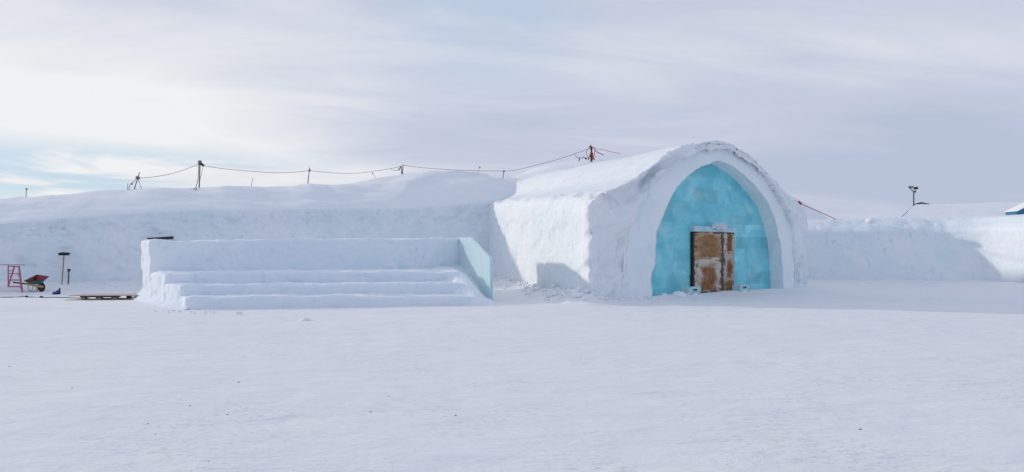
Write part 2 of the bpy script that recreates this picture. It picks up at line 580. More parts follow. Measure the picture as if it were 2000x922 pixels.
# ------------------------------------------------------------------ layout lines (plan)
C = np.array([-1.28, 37.0])                       # inner corner between long hall and entrance hall
NC = np.array([2.43, 21.05])                      # near corner of the entrance facade
RC = np.array([12.90, 29.30])                     # far corner of the facade
WS = 0.41                                         # long wall: dY/dX
wdir = np.array([1, WS]) / math.hypot(1, WS)
wback = np.array([-wdir[1], wdir[0]])
fdir = (RC - NC) / np.linalg.norm(RC - NC)
FL = np.linalg.norm(RC - NC)
fin = np.array([-fdir[1], fdir[0]])               # into the building
RW = np.array([(1555, 34.6), (1600, 34.4), (1700, 34.1), (1800, 33.8), (1860, 33.6), (1910, 33.3), (1950, 32.6), (1985, 31.6), (2020, 30.4), (2080, 28.6), (2200, 25.5), (2500, 21.5)], float)


def seg_dist(X, Y, a, b):
    ab = b - a
    t = np.clip(((X - a[0]) * ab[0] + (Y - a[1]) * ab[1]) / (ab @ ab), 0, 1)
    return np.hypot(X - a[0] - t * ab[0], Y - a[1] - t * ab[1])


RWP = np.array([[(x - 1000) * z / F, z] for x, z in RW])


def ground_h(X, Y):
    X = np.asarray(X, float); Y = np.asarray(Y, float)
    p = np.stack([X, Y, np.zeros_like(X)], -1)
    near = np.exp(-((np.hypot(X, Y - 14) / 40.0) ** 2))
    h = 0.030 * fbm(p, (0.22, 0.4, 1), 3, seed=1) * near
    h = h + 0.016 * fbm(p, (0.9, 2.6, 1), 3, seed=2) * near
    # scattered crust chips: trodden patches
    patch = smooth01(fbm(p, (0.35, 0.5, 1), 3, seed=3), 0.0, 0.5)
    h = h + 0.030 * patch * np.abs(fbm(p, (2.6, 3.8, 1), 3, seed=4)) * near
    h = h + 0.022 * smooth01(fbm(p, (0.5, 1.1, 1), 3, seed=14), 0.05, 0.4) * fbm(p, (1.8, 4.2, 1), 3, seed=15) * near
    work = np.exp(-((X + 16.5) / 5.0) ** 2 - ((Y - 26.5) / 3.2) ** 2)
    h = h + 0.05 * work * fbm(p, (1.9, 1.9, 1), 4, seed=16)
    # drifts at the wall feet
    d = -((X - C[0]) * wback[0] + (Y - C[1]) * wback[1])
    inx = (X < -0.5)
    h = h + np.where(inx, 0.34 * np.exp(-(np.maximum(d, 0) / 1.6) ** 2) * (0.8 + 0.6 * fbm(p, (0.5, 0.5, 1), 3, seed=5)), 0)
    dS = seg_dist(X, Y, NC, C)
    h = h + 0.20 * np.exp(-(dS / 0.55) ** 2) * (1 + 1.0 * fbm(p, (1.6, 1.6, 1), 3, seed=6))
    dF = seg_dist(X, Y, NC, RC)
    h = h + 0.07 * np.exp(-(dF / 0.5) ** 2) * (1 + fbm(p, (1.5, 1.5, 1), 3, seed=7))
    dR = np.full_like(X, 1e9)
    for a, b in zip(RWP[:-1], RWP[1:]):
        dR = np.minimum(dR, seg_dist(X, Y, a, b))
    h = h + 0.14 * np.exp(-(dR / 0.9) ** 2) * (1 + 0.7 * fbm(p, (1.1, 1.1, 1), 3, seed=8))
    # a little heap at the entrance corner
    h = h + 0.16 * np.exp(-((X - NC[0] + 0.2) ** 2 + (Y - NC[1] - 0.2) ** 2) / 0.5) * (1 + fbm(p, (3, 3, 1), 3, seed=9))
    # low swell at the left edge
    h = h + 0.10 * np.exp(-((X + 15.2) / 2.2) ** 2 - ((Y - 18.6) / 1.0) ** 2)
    # shallow dent in the middle of the yard
    h = h - 0.02 * np.exp(-((X + 2.3) / 0.13) ** 2 - ((Y - 6.6) / 0.10) ** 2) + 0.02 * np.exp(-((X + 2.3) / 0.16) ** 2 - ((Y - 6.8) / 0.08) ** 2)
    return h


def gh(x, y):
    return float(ground_h(np.array([x]), np.array([y]))[0])


def on_ground(px, py, dz=0.0):
    """ground point under a photo pixel"""
    Z = EYE * F / (py - HY)
    for _ in range(4):
        p = at(px, py, Z)
        Z = (EYE - gh(p[0], p[1])) * F / (py - HY)
    p = at(px, py, Z)
    p[2] = gh(p[0], p[1]) + dz
    return p


def build_ground():
    xs = np.concatenate([-np.geomspace(4000, 32, 22), np.arange(-31, -12, 0.22), np.arange(-12, 12, 0.085), np.arange(12, 31, 0.22), np.geomspace(32, 4000, 22)])
    ys = np.concatenate([-np.geomspace(3000, 12, 16), np.arange(-10, 3, 0.8), np.arange(3, 14, 0.075), np.arange(14, 24, 0.1), np.arange(24, 40, 0.16), np.geomspace(40.5, 5000, 26)])
    X, Y = np.meshgrid(xs, ys, indexing='ij')
    V = np.stack([X, Y, ground_h(X, Y)], -1)
    o = grid_obj('ground', V, M['ground'])
    tag(o, 'wide level yard of wind-packed snow', None, None, 'structure')
    return o


build_ground()

# ------------------------------------------------------------------ the long hall
LIP = np.array([(-900, 470), (-300, 452), (0, 437), (100, 428), (200, 420), (300, 414), (400, 410), (600, 408), (700, 407), (800, 406), (880, 401), (955, 393), (1100, 388), (1400, 380)], float)
SKY = np.array([(-900, 430), (-300, 404), (-60, 391), (0, 388), (50, 385), (100, 380), (150, 378), (190, 375), (250, 373), (290, 369), (320, 367), (390, 368), (440, 363), (480, 365), (520, 368), (560, 366), (600, 358), (640, 361), (690, 357), (740, 347), (790, 339), (830, 338), (870, 340), (910, 344), (950, 350), (983, 348), (1010, 341), (1050, 327), (1100, 316), (1140, 311), (1400, 330)], float)


def img_x(p):
    return 1000 + F * p[..., 0] / p[..., 1]


RIDGE_D = 5.5


def hall_profile(X0):
    base = np.stack([X0, C[1] + WS * (X0 - C[0])], -1)
    lip_h = EYE + (HY - np.interp(img_x(base), LIP[:, 0], LIP[:, 1])) * base[..., 1] / F
    rp = base + RIDGE_D * wback
    rid_h = EYE + (HY - np.interp(img_x(rp), SKY[:, 0], SKY[:, 1])) * rp[..., 1] / F
    return base, lip_h, np.maximum(rid_h, lip_h + 0.4), 1 - 0.52 * smooth01(X0, -6.5, -0.5)


def hall_roof_h(X, Y):
    """height of the long hall's roof at a plan position, and the distance behind its wall line"""
    d = (X - C[0]) * wback[0] + (Y - C[1]) * wback[1]
    al = (X - C[0]) * wdir[0] + (Y - C[1]) * wdir[1]
    _, lp, rd, pw = hall_profile(C[0] + al * wdir[0])
    q = np.clip((d - 0.24) / (RIDGE_D - 0.24), 0, 1) ** pw
    return lp + (rd - lp) * (0.72 * np.sin(q * math.pi / 2) + 0.28 * q), d


def build_hall():
    root = thing('snow_hall', 'long low snow hall with drifted roof running behind the stepped snow stage', 'snow building', (C[0] - 11, C[1] - 4.5, 0))
    X0 = np.concatenate([np.arange(-46, -25, 0.30), np.arange(-25, 9.0, 0.085)])
    nu = len(X0)
    base = np.stack([X0, C[1] + WS * (X0 - C[0])], -1)
    lip_h = EYE + (HY - np.interp(img_x(base), LIP[:, 0], LIP[:, 1])) * base[:, 1] / F
    rp = base + RIDGE_D * wback
    rid_h = EYE + (HY - np.interp(img_x(rp), SKY[:, 0], SKY[:, 1])) * rp[:, 1] / F
    rid_h = np.maximum(rid_h, lip_h + 0.4)
    # wall part
    nw = 62
    s = np.linspace(0, 1, nw)
    Vw = np.zeros((nu, nw, 3))
    for j, sj in enumerate(s):
        d = 0.14 * sj + 0.10 * max(0, sj - 0.90) / 0.10
        h = -0.4 + (lip_h + 0.4) * sj
        b = base + d * wback
        Vw[:, j, :2] = b
        Vw[:, j, 2] = h
    # roof part
    nr = 84
    s2 = np.linspace(0, 1, nr)
    Vr = np.zeros((nu, nr, 3))
    pw = 1 - 0.52 * smooth01(X0, -6.5, -0.5)
    for j, sj in enumerate(s2):
        dd = 0.24 + (16.0 - 0.24) * sj
        if dd <= RIDGE_D:
            q = (dd - 0.24) / (RIDGE_D - 0.24)
            qq = q ** pw
            h = lip_h + (rid_h - lip_h) * (0.72 * np.sin(qq * math.pi / 2) + 0.28 * qq) + 0.02
        else:
            q = (dd - RIDGE_D) / (16 - RIDGE_D)
            h = rid_h * (1 - q ** 2) - 0.4 * q
        Vr[:, j, :2] = base + dd * wback
        Vr[:, j, 2] = h
    # relief: carved wall, wind-shaped roof
    Nw = grid_normals(Vw)
    sgn = -1 if (Nw[nu // 2, nw // 2] @ np.array([-wback[0], -wback[1], 0])) < 0 else 1
    Nw *= sgn
    rel = Vw[..., 2] / lip_h[:, None]
    rough = smooth01(rel, 0.55, 0.85) * (1 - smooth01(rel, 0.90, 1.0))
    dw = 0.11 * fbm(Vw, (0.45, 0.45, 0.7), 3, seed=21) + 0.055 * fbm(Vw, (1.5, 1.5, 2.2), 4, seed=22)
    slant = Vw.copy()
    slant[..., 2] = slant[..., 2] + 0.7 * slant[..., 0]
    dw = dw - 0.06 * smooth01(fbm(slant, (0.9, 0.9, 3.0), 3, seed=23), 0.25, 0.5)
    dw = dw + rough * (-0.15 + 0.13 * fbm(Vw, (2.0, 2.0, 3.2), 4, seed=24))
    dw = dw - 0.050 * dents(Vw, (1.5, 1.5, 2.4), 121, 0.26, 0.42) - rough * 0.05 * dents(Vw, (3.0, 3.0, 4.5), 122, 0.15, 0.35)
    scr = Vw.copy(); scr[..., 2] = scr[..., 2] * 0.35 + 0.25 * scr[..., 0]
    dw = dw + 0.02 * fbm(scr, (3.2, 3.2, 1.4), 3, seed=123)
    fade = np.ones(nw); fade[-4:] = np.linspace(1, 0.15, 4)
    Vw = Vw + Nw * (dw * fade[None, :])[..., None]
    Nr = grid_normals(Vr)
    if Nr[nu // 2, 20, 2] < 0:
        Nr = -Nr
    tw = Vr.copy()
    tw[..., 0] = tw[..., 0] + 0.9 * tw[..., 1]
    dr = 0.13 * fbm(Vr, (0.28, 0.28, 0.3), 3, seed=25) + 0.10 * fbm(tw, (0.28, 1.0, 1.0), 3, seed=26) + 0.03 * fbm(tw, (0.7, 3.0, 1.0), 3, seed=27)
    # wind ridge that climbs over the mound by the entrance
    crest = (Vr[..., 0] + 6.4) - 0.75 * (Vr[..., 1] - 36.5) + 1.2 * fbm(Vr, (0.35, 0.35, 0.2), 3, seed=28)
    dr = dr + 0.16 * (smooth01(crest, -2.6, 0.0) * (1 - smooth01(crest, 0.0, 0.9)))
    dr = dr + 0.035 * fbm(tw, (1.2, 6.0, 1.0), 3, seed=29) * smooth01(fbm(Vr, (0.3, 0.3, 0.3), 2, seed=30), -0.2, 0.4)
    f2 = np.ones(nr); f2[:4] = np.linspace(0.15, 1, 4)
    Vr = Vr + Nr * (dr * f2[None, :])[..., None]
    Vr[:, 0] = Vw[:, -1]
    grid_obj('wall', Vw, M['wall'], root, flip=False)
    grid_obj('roof', Vr, M['roof'], root, flip=False)
    return root


hall = build_hall()

# ------------------------------------------------------------------ the entrance hall with its arch
OUT_K = [(1152, 602), (1149, 530), (1151, 460), (1150, 402), (1163, 377), (1200, 365), (1238, 349), (1268, 327), (1298, 306), (1330, 289), (1365, 278), (1392, 275), (1428, 282), (1462, 300), (1488, 322), (1507, 346), (1524, 366), (1541, 384), (1560, 401), (1573, 418), (1575, 490), (1573, 530), (1572, 572)]
BND_K = [(1226, 598), (1226, 545), (1228, 495), (1236, 440), (1248, 408), (1258, 390), (1270, 372), (1284, 353), (1303, 334), (1330, 311), (1365, 295), (1398, 289), (1428, 296), (1458, 313), (1484, 336), (1502, 358), (1517, 382), (1531, 404), (1541, 424), (1548, 450), (1551, 500), (1551, 535), (1551, 575)]
INN_K = [(1272, 592), (1277, 530), (1283, 475), (1291, 437), (1301, 410), (1312, 387), (1325, 367), (1337, 351), (1352, 338), (1370, 327), (1388, 320), (1403, 314), (1419, 319), (1442, 332), (1466, 352), (1486, 375), (1503, 398), (1514, 426), (1520, 450), (1525, 474), (1529, 515), (1531, 545), (1531, 577)]
ICE_D = 0.60


def on_facade(px, py, depth=0.0):
    """photo pixel -> (u along the facade, height) on the plane `depth` inside the facade"""
    k = (px - 1000.0) / F
    o = NC + fin * depth
    s = (k * o[1] - o[0]) / (fdir[0] - k * fdir[1])
    Z = o[1] + s * fdir[1]
    return s, EYE + (HY - py) * Z / F


def fac_pt(u, h, depth=0.0):
    p = NC + fdir * u + fin * depth
    return np.array([p[0], p[1], h])


def build_entrance():
    root = thing('entrance_hall', 'arched snow entrance hall with a blue ice front and hide-covered doors', 'snow building', (7.2, 26.5, 0))
    nk = 16
    out = catmull([on_facade(*p) for p in OUT_K], nk)
    bnd = catmull([on_facade(*p) for p in BND_K], nk)
    inn = catmull([on_facade(*p) for p in INN_K], nk)
    nq = len(out)
    kq = np.arange(nq) / nk                                     # key index
    # --- shell: back -> front edge -> facade in to the band
    lipk, peak = 4.0, 11.0
    rdir = np.array([-0.35, 0.94]); rdir /= np.linalg.norm(rdir)
    plan = NC[None] + fdir[None] * out[:, :1]
    w = smooth01(kq, lipk - 0.5, peak)[:, None]
    side_end = plan + (C - NC)[None] * 1.30
    ridge_end = plan + rdir[None] * 21.0
    right_end = plan + rdir[None] * 14.0
    w2 = smooth01(kq, peak, 19)[:, None]
    end = side_end * (1 - w) + ridge_end * w
    end = end * (1 - w2) + right_end * w2
    lip_gain = 4.70 / out[int(lipk * nk), 1]
    hend = np.where(kq <= lipk, out[:, 1] * lip_gain, 0)
    hlip = out[int(lipk * nk), 1] * lip_gain
    up = smooth01(kq, lipk, peak)
    hend = np.where((kq > lipk) & (kq <= peak), hlip + (6.35 - hlip) * (0.55 * up + 0.45 * np.sin(up * math.pi / 2)), hend)
    hend = np.where(kq > peak, out[:, 1] * (6.35 / out[int(peak * nk), 1]), hend)
    hend = np.where(kq > 19, out[:, 1], hend)
    nv = 120
    v = np.linspace(1, 0, nv) ** 1.25
    shell = np.zeros((nq, nv, 3))
    for j, vj in enumerate(v):
        shell[:, j, :2] = plan * (1 - vj) + end * vj
        shell[:, j, 2] = out[:, 1] * (1 - vj) + hend * vj
    # dip just behind the arch crest on the far side so that the crest reads
    nf = 30
    fac = np.zeros((nq, nf, 3))
    for j in range(nf):
        r = (j + 1) / nf
        uu = out * (1 - r) + bnd * r
        bulge = -0.06 - 0.10 * math.exp(-((r - 0.86) / 0.16) ** 2) * smooth01(kq, 3.0, 4.6)[:, None] * (1 - smooth01(kq, 18.0, 19.2))[:, None]
        p = NC[None] + fdir[None] * uu[:, :1] + fin[None] * bulge
        fac[:, j, :2] = p
        fac[:, j, 2] = uu[:, 1]
    # return into the wall so that the crust has a visible thickness at the band
    nb = 6
    ret = np.zeros((nq, nb, 3))
    crust = (0.24 - 0.15 * smooth01(kq, 8.0, 12.5)) * smooth01(kq, 2.2, 4.2) * (1 - smooth01(kq, 18.2, 19.4)) + 0.02
    for j in range(nb):
        r = (j + 1) / nb
        p = NC[None] + fdir[None] * bnd[:, :1] + fin[None] * (-0.06 + (crust + 0.14) * r)[:, None] if False else NC[None] + fdir[None] * bnd[:, :1] + fin[None] * (-0.06 * (1 - r) + (crust[:, None] + 0.10) * r)
        ret[:, j, :2] = p
        ret[:, j, 2] = bnd[:, 1]
    V = np.concatenate([shell, fac, ret], 1)
    # soften
    for _ in range(3):
        Vn = V.copy()
        Vn[:, 1:-1] = 0.25 * V[:, :-2] + 0.5 * V[:, 1:-1] + 0.25 * V[:, 2:]
        V = Vn
        Vn = V.copy()
        Vn[1:-1] = 0.25 * V[:-2] + 0.5 * V[1:-1] + 0.25 * V[2:]
        V = Vn
    hr, dist = hall_roof_h(V[..., 0], V[..., 1])
    wb = smooth01(dist, -0.3, 3.6) * (kq > 3.9)[:, None] * (1 - smooth01(kq, 11.0, 13.0))[:, None]
    V[..., 2] = V[..., 2] * (1 - wb) + np.minimum(V[..., 2], hr - 0.06) * wb
    # round the eave over where the roof meets the side wall
    for _ in range(36):
        Vn = V.copy()
        Vn[1:-1, :nv - 1] = 0.25 * V[:-2, :nv - 1] + 0.5 * V[1:-1, :nv - 1] + 0.25 * V[2:, :nv - 1]
        wgt = (np.exp(-((kq - lipk) / 1.6) ** 2)[:, None] * smooth01(np.arange(V.shape[1]), nv + 2, nv - 12)[None, :])[..., None] if False else (np.exp(-((kq - lipk) / 1.6) ** 2)[:, None] * (1 - smooth01(np.arange(V.shape[1]), nv - 12, nv + 2))[None, :])[..., None]
        V = V * (1 - wgt) + Vn * wgt
    Nn = grid_normals(V)
    far = np.concatenate([v, np.zeros(nf + nb)])[None, :]
    ref = Nn[int(peak * nk), nv // 2]
    if ref[2] < 0:
        Nn = -Nn
    is_roof = np.zeros(V.shape[:2]); is_roof[:, :nv] = 1
    roofw = is_roof * smooth01(kq, 4.0, 5.0)[:, None] * (1 - smooth01(kq, 18, 19))[:, None]
    rough = 1 - roofw * smooth01(np.arange(V.shape[1])[None, :], 999, 1000) - roofw
    rough = np.clip(rough, 0, 1)
    big = fbm(V, (0.42, 0.42, 0.42), 3, seed=31)
    med = fbm(V, (1.3, 1.3, 1.1), 4, seed=32)
    fin_ = fbm(V, (4.2, 4.2, 3.4), 3, seed=33)
    diag = V.copy(); diag[..., 2] = diag[..., 2] - 0.8 * diag[..., 0]
    grooves = smooth01(fbm(diag, (0.7, 0.7, 1.6), 3, seed=34), 0.1, 0.42)
    side_soft = (0.35 + 0.65 * smooth01(kq, 3.6, 4.6))[:, None] * np.ones_like(big)
    side_soft[:, nv - 6:] = 1.0
    scr = V.copy(); scr[..., 2] = scr[..., 2] * 0.4
    scrape = 0.030 * fbm(scr, (2.0, 2.0, 1.2), 3, seed=133)
    # facade: scoop under the roof shoulder, swollen foot
    col = np.arange(V.shape[1])[None, :]
    rr = np.clip((col - nv) / nf, 0, 1.2)
    scoop = np.exp(-((rr - 0.45) / 0.28) ** 2) * (smooth01(kq, 3.2, 4.6) * (1 - smooth01(kq, 6.5, 9.5)))[:, None]
    foot = (col > nv) * (1 - smooth01(V[..., 2], 0.55, 0.85)) * (1 - smooth01(kq, 6, 8))[:, None]
    dd = side_soft * rough * (-0.11 * dents(V, (1.4, 1.4, 1.4), 131, 0.20, 0.42) + 0.20 * big + 0.13 * med + 0.045 * fin_ - 0.13 * grooves) + (1 - rough) * (0.06 * big + 0.015 * med) + rough * scrape - 0.34 * scoop + 0.10 * foot
    dd = dd * (1 - 0.45 * smooth01(kq, 11.0, 13.0)[:, None] * (1 - smooth01(kq, 19, 20))[:, None])
    dd = dd * (1 - 0.75 * smooth01(far, 0.80, 0.98))
    edge = np.exp(-((np.arange(V.shape[1])[None, :] - nv) / 5.0) ** 2)
    dd = dd + edge * (0.07 * med + 0.04 * fin_)
    V = V + Nn * dd[..., None]
    tinted = V
    o = grid_obj('snow_shell', tinted, M['crust'], root)
    # --- lining: smooth band round the opening and the jamb down to the ice
    nb1, nj = 22, 14
    L = np.zeros((nq, nb1 + nj, 3))
    rec = crust
    ext = bnd + (bnd - inn) * 0.14
    for j in range(nb1):
        r = j / (nb1 - 1)
        uu = ext * (1 - r) + inn * r
        dep = rec * (1 - 0.75 * r)
        dep = np.maximum(dep, 0.015)
        L[:, j, :2] = NC[None] + fdir[None] * uu[:, :1] + fin[None] * dep[:, None]
        L[:, j, 2] = uu[:, 1]
    for j in range(nj):
        r = (j + 1) / nj
        shrink = 0.03 * r
        cen = np.array([on_facade(1400, 470)])
        uu = inn + (cen - inn) * shrink * 0.2
        dep = rec * 0.25 * (1 - r) + (ICE_D + 0.12) * r
        L[:, nb1 + j, :2] = NC[None] + fdir[None] * uu[:, :1] + fin[None] * dep[:, None]
        L[:, nb1 + j, 2] = uu[:, 1]
    Ln = grid_normals(L)
    if Ln[int(peak * nk), nb1 // 2] @ np.array([fin[0], fin[1], 0]) > 0:
        Ln = -Ln
    low = 1 - smooth01(kq, 2.0, 4.5)[:, None]
    dl = 0.045 * fbm(L, (1.0, 1.0, 1.0), 4, seed=41) + 0.018 * fbm(L, (5, 5, 5), 2, seed=42) + low * 0.07 * fbm(L, (0.9, 0.9, 0.8), 3, seed=43)
    L = L + Ln * dl[..., None]
    # chipped inner edge, seen against the ice
    chip = np.exp(-((np.arange(L.shape[1])[None, :] - nb1) / 2.5) ** 2) * (0.05 + 0.13 * low) * fbm(L, (1.9, 1.9, 1.9), 3, seed=44)
    cen3 = fac_pt(*on_facade(1400, 470), 0.2)
    dirc = cen3[None, None] - L
    dirc /= np.linalg.norm(dirc, axis=2, keepdims=True)
    L = L + dirc * chip[..., None]
    grid_obj('arch_lining', L, M['smooth'], root)

    # --- wall of ice blocks filling the arch
    rng = random.Random(5)
    mbV, mbF, cols = [], [], []
    hmax = inn[:, 1].max() + 0.1
    h = -0.2
    courses = []
    while h < hmax:
        ch = rng.uniform(0.36, 0.52)
        courses.append((h, min(h + ch, hmax + 0.05)))
        h += ch
    for a, b in courses:
        hh = max(a, 0.0)
        uu_l = inn[:int(peak * nk)]
        uu_r = inn[int(peak * nk):]
        ul = float(np.interp(hh, uu_l[:, 1], uu_l[:, 0])) - 0.28
        rr_ = uu_r[::-1]
        ur = float(np.interp(hh, rr_[:, 1], rr_[:, 0])) + 0.28
        u = ul - rng.uniform(0, 0.5)
        while u < ur:
            wd = rng.uniform(0.6, 1.7)
            u0, u1 = max(u, ul), min(u + wd, ur)
            u += wd
            if u1 - u0 < 0.08:
                continue
            g = -0.004
            out_ = rng.gauss(0, 0.003)
            tl = [rng.gauss(0, 0.0025) for _ in range(4)]
            bmh = MB()
            q = [fac_pt(u0 + g, a + g, ICE_D - out_ + tl[0]), fac_pt(u1 - g, a + g, ICE_D - out_ + tl[1]), fac_pt(u1 - g, a + g, ICE_D + 0.4), fac_pt(u0 + g, a + g, ICE_D + 0.4),
                 fac_pt(u0 + g, b - g, ICE_D - out_ + tl[2]), fac_pt(u1 - g, b - g, ICE_D - out_ + tl[3]), fac_pt(u1 - g, b - g, ICE_D + 0.5), fac_pt(u0 + g, b - g, ICE_D + 0.5)]
            bmh.hexa(q, bevel=0.003)
            nb_ = len(mbV)
            mbV += bmh.V
            mbF += [tuple(nb_ + i for i in f) for f in bmh.Fc]
            tv = min(1.2, max(0.72, rng.gauss(0.98, 0.065)))
            hue = rng.uniform(-0.05, 0.05)
            cols += [(tv * (1 + hue * 2), tv, tv * (1 - hue * 0.5), 1)] * len(bmh.V)
    # clear backing so that no gap opens between the blocks
    iw = mesh_from('ice_wall', mbV, mbF, M['ice'], root, smooth=False, cols=cols)

    # --- doors
    u0, htop = on_facade(1352, 456, ICE_D - 0.05)
    u1, _ = on_facade(1431, 456, ICE_D - 0.05)
    um, _ = on_facade(1400, 456, ICE_D - 0.05)
    htop = 2.36
    zb = 0.05

    def leaf(ua, ub, hinge_left, ang, hides):
        """door leaf standing on the ice front, swung out by ang about its hinge"""
        def pt(f, hh, dep):
            # f 0..1 along the leaf from ua to ub, dep outwards
            wd = ub - ua
            a = R(ang)
            if hinge_left:
                uu, oo = ua + f * wd * math.cos(a) - dep * math.sin(a), f * wd * math.sin(a) + dep * math.cos(a)
            else:
                uu, oo = ub - (1 - f) * wd * math.cos(a) + dep * math.sin(a), (1 - f) * wd * math.sin(a) + dep * math.cos(a)
            return fac_pt(uu, hh, ICE_D - 0.06 - oo)
        mb = MB()
        mb.hexa([pt(0, zb, 0.06), pt(1, zb, 0.06), pt(1, zb, 0.0), pt(0, zb, 0.0), pt(0, htop, 0.06), pt(1, htop, 0.06), pt(1, htop, 0), pt(0, htop, 0)], bevel=0.008)
        d = mb.build('door', M['bark'], root)
        for (ha, hb, fa, fb, mat, sd) in hides:
            nu_, nv_ = 30, 44
            U, Vv = np.meshgrid(np.linspace(0, 1, nu_), np.linspace(0, 1, nv_), indexing='ij')
            G = np.zeros((nu_, nv_, 3)); uvs = np.stack([U, Vv], -1)
            nz = fbm(np.stack([U * 2.5, Vv * 5, np.zeros_like(U)], -1), (1, 1, 1), 3, seed=sd)
            ez = fbm(np.stack([U * 7, Vv * 12, np.zeros_like(U)], -1), (1, 1, 1), 3, seed=sd + 2)
            for i in range(nu_):
                for j in range(nv_):
                    f = fa + (fb - fa) * U[i, j]
                    hh = ha + (hb - ha) * Vv[i, j]
                    eu = max(0, abs(U[i, j] - 0.5) * 2 - 0.75) / 0.25
                    ev = max(0, abs(Vv[i, j] - 0.5) * 2 - 0.85) / 0.15
                    f += 0.05 * ez[i, j] * eu
                    hh += 0.10 * ez[i, j] * ev + 0.10 * nz[i, j] * (1 - Vv[i, j]) ** 3 * (ha > 0.3)
                    edge_ = (1 - max(eu, ev) ** 2)
                    dep = 0.064 + 0.035 * edge_ + 0.060 * nz[i, j] * edge_
                    # the lower end hangs free over the next hide
                    dep += 0.03 * (1 - smooth01(Vv[i, j], 0.0, 0.16)) if ha > 0.6 else 0.0
                    G[i, j] = pt(f, hh, dep)
            grid_obj('hide', G, mat, d, uvs=uvs)
        return d, pt

    dl_, ptl = leaf(u0, um, True, 7, [(zb + 0.03, 1.42, 0.04, 0.95, M['hide_b'], 51), (1.30, htop - 0.02, 0.03, 0.95, M['hide_a'], 52)])
    dr_, ptr = leaf(um + 0.03, u1, False, 5, [(zb + 0.03, 0.50, 0.18, 0.98, M['hide_a'], 57), (0.42, 1.62, 0.18, 1.0, M['hide_d'], 53), (1.54, htop - 0.05, 0.18, 1.0, M['hide_c'], 54)])
    tag(dl_, 'wide left door leaf in tan and cream hides')
    tag(dr_, 'narrow right door leaf in russet striped hides')
    # bark-brown post where the leaves meet
    mb = MB()
    for k in range(1):
        pts = [fac_pt(um + 0.05 + 0.012 * math.sin(i * 1.7), zb + (htop - zb) * i / 9, ICE_D - 0.19 - 0.01 * math.sin(i * 2.3)) for i in range(10)]
        mb.tube(pts, [0.055 + 0.008 * math.sin(i * 3.1) for i in range(10)], 10)
    mb.build('door_post', M['bark'], root, smooth=True)
    mb = MB()
    mb.hexa([fac_pt(u0 - 0.055, 0, ICE_D - 0.10), fac_pt(u0 - 0.015, 0, ICE_D - 0.10), fac_pt(u0 - 0.015, 0, ICE_D), fac_pt(u0 - 0.055, 0, ICE_D),
             fac_pt(u0 - 0.055, htop, ICE_D - 0.10), fac_pt(u0 - 0.015, htop, ICE_D - 0.10), fac_pt(u0 - 0.015, htop, ICE_D), fac_pt(u0 - 0.055, htop, ICE_D)], bevel=0.006)
    mb.build('door_jamb', M['tar'], root)
    mb = MB()
    la, lb = u0 - 0.10, u1 + 0.02
    mb.hexa([fac_pt(la, htop + 0.01, ICE_D - 0.24), fac_pt(lb, htop + 0.01, ICE_D - 0.24), fac_pt(lb, htop + 0.01, ICE_D + 0.05), fac_pt(la, htop + 0.01, ICE_D + 0.05),
             fac_pt(la, htop + 0.23, ICE_D - 0.22), fac_pt(lb, htop + 0.20, ICE_D - 0.22), fac_pt(lb, htop + 0.20, ICE_D + 0.05), fac_pt(la, htop + 0.23, ICE_D + 0.05)], bevel=0.02)
    lint = mb.build('lintel', M['frost'], root)
    # hoar frost blooming above the meeting line of the doors
    mb = MB()
    rng = random.Random(3)
    uc, hc = on_facade(1397, 446, ICE_D - 0.1)
    for k in range(150):
        an = rng.uniform(0.05, math.pi - 0.05)
        l = rng.uniform(0.06, 0.34) * (0.75 + 0.35 * abs(math.cos(an)))
        ou = rng.gauss(0, 0.15)
        a = fac_pt(uc + ou, hc + rng.uniform(-0.08, 0.20) * (1 - min(1, abs(ou) / 0.35)), ICE_D - 0.24 - rng.uniform(0, 0.05))
        b = fac_pt(uc + ou + l * math.cos(an), hc - 0.03 + l * math.sin(an), ICE_D - 0.26 - rng.uniform(0, 0.16))
        mb.tube([a, (a + b) / 2 + np.array([0, 0, 0.01]), b], [0.018, 0.014, 0.005], 5)
    mb.build('frost', M['lump'], lint, smooth=True)
    return root


entrance = build_entrance()


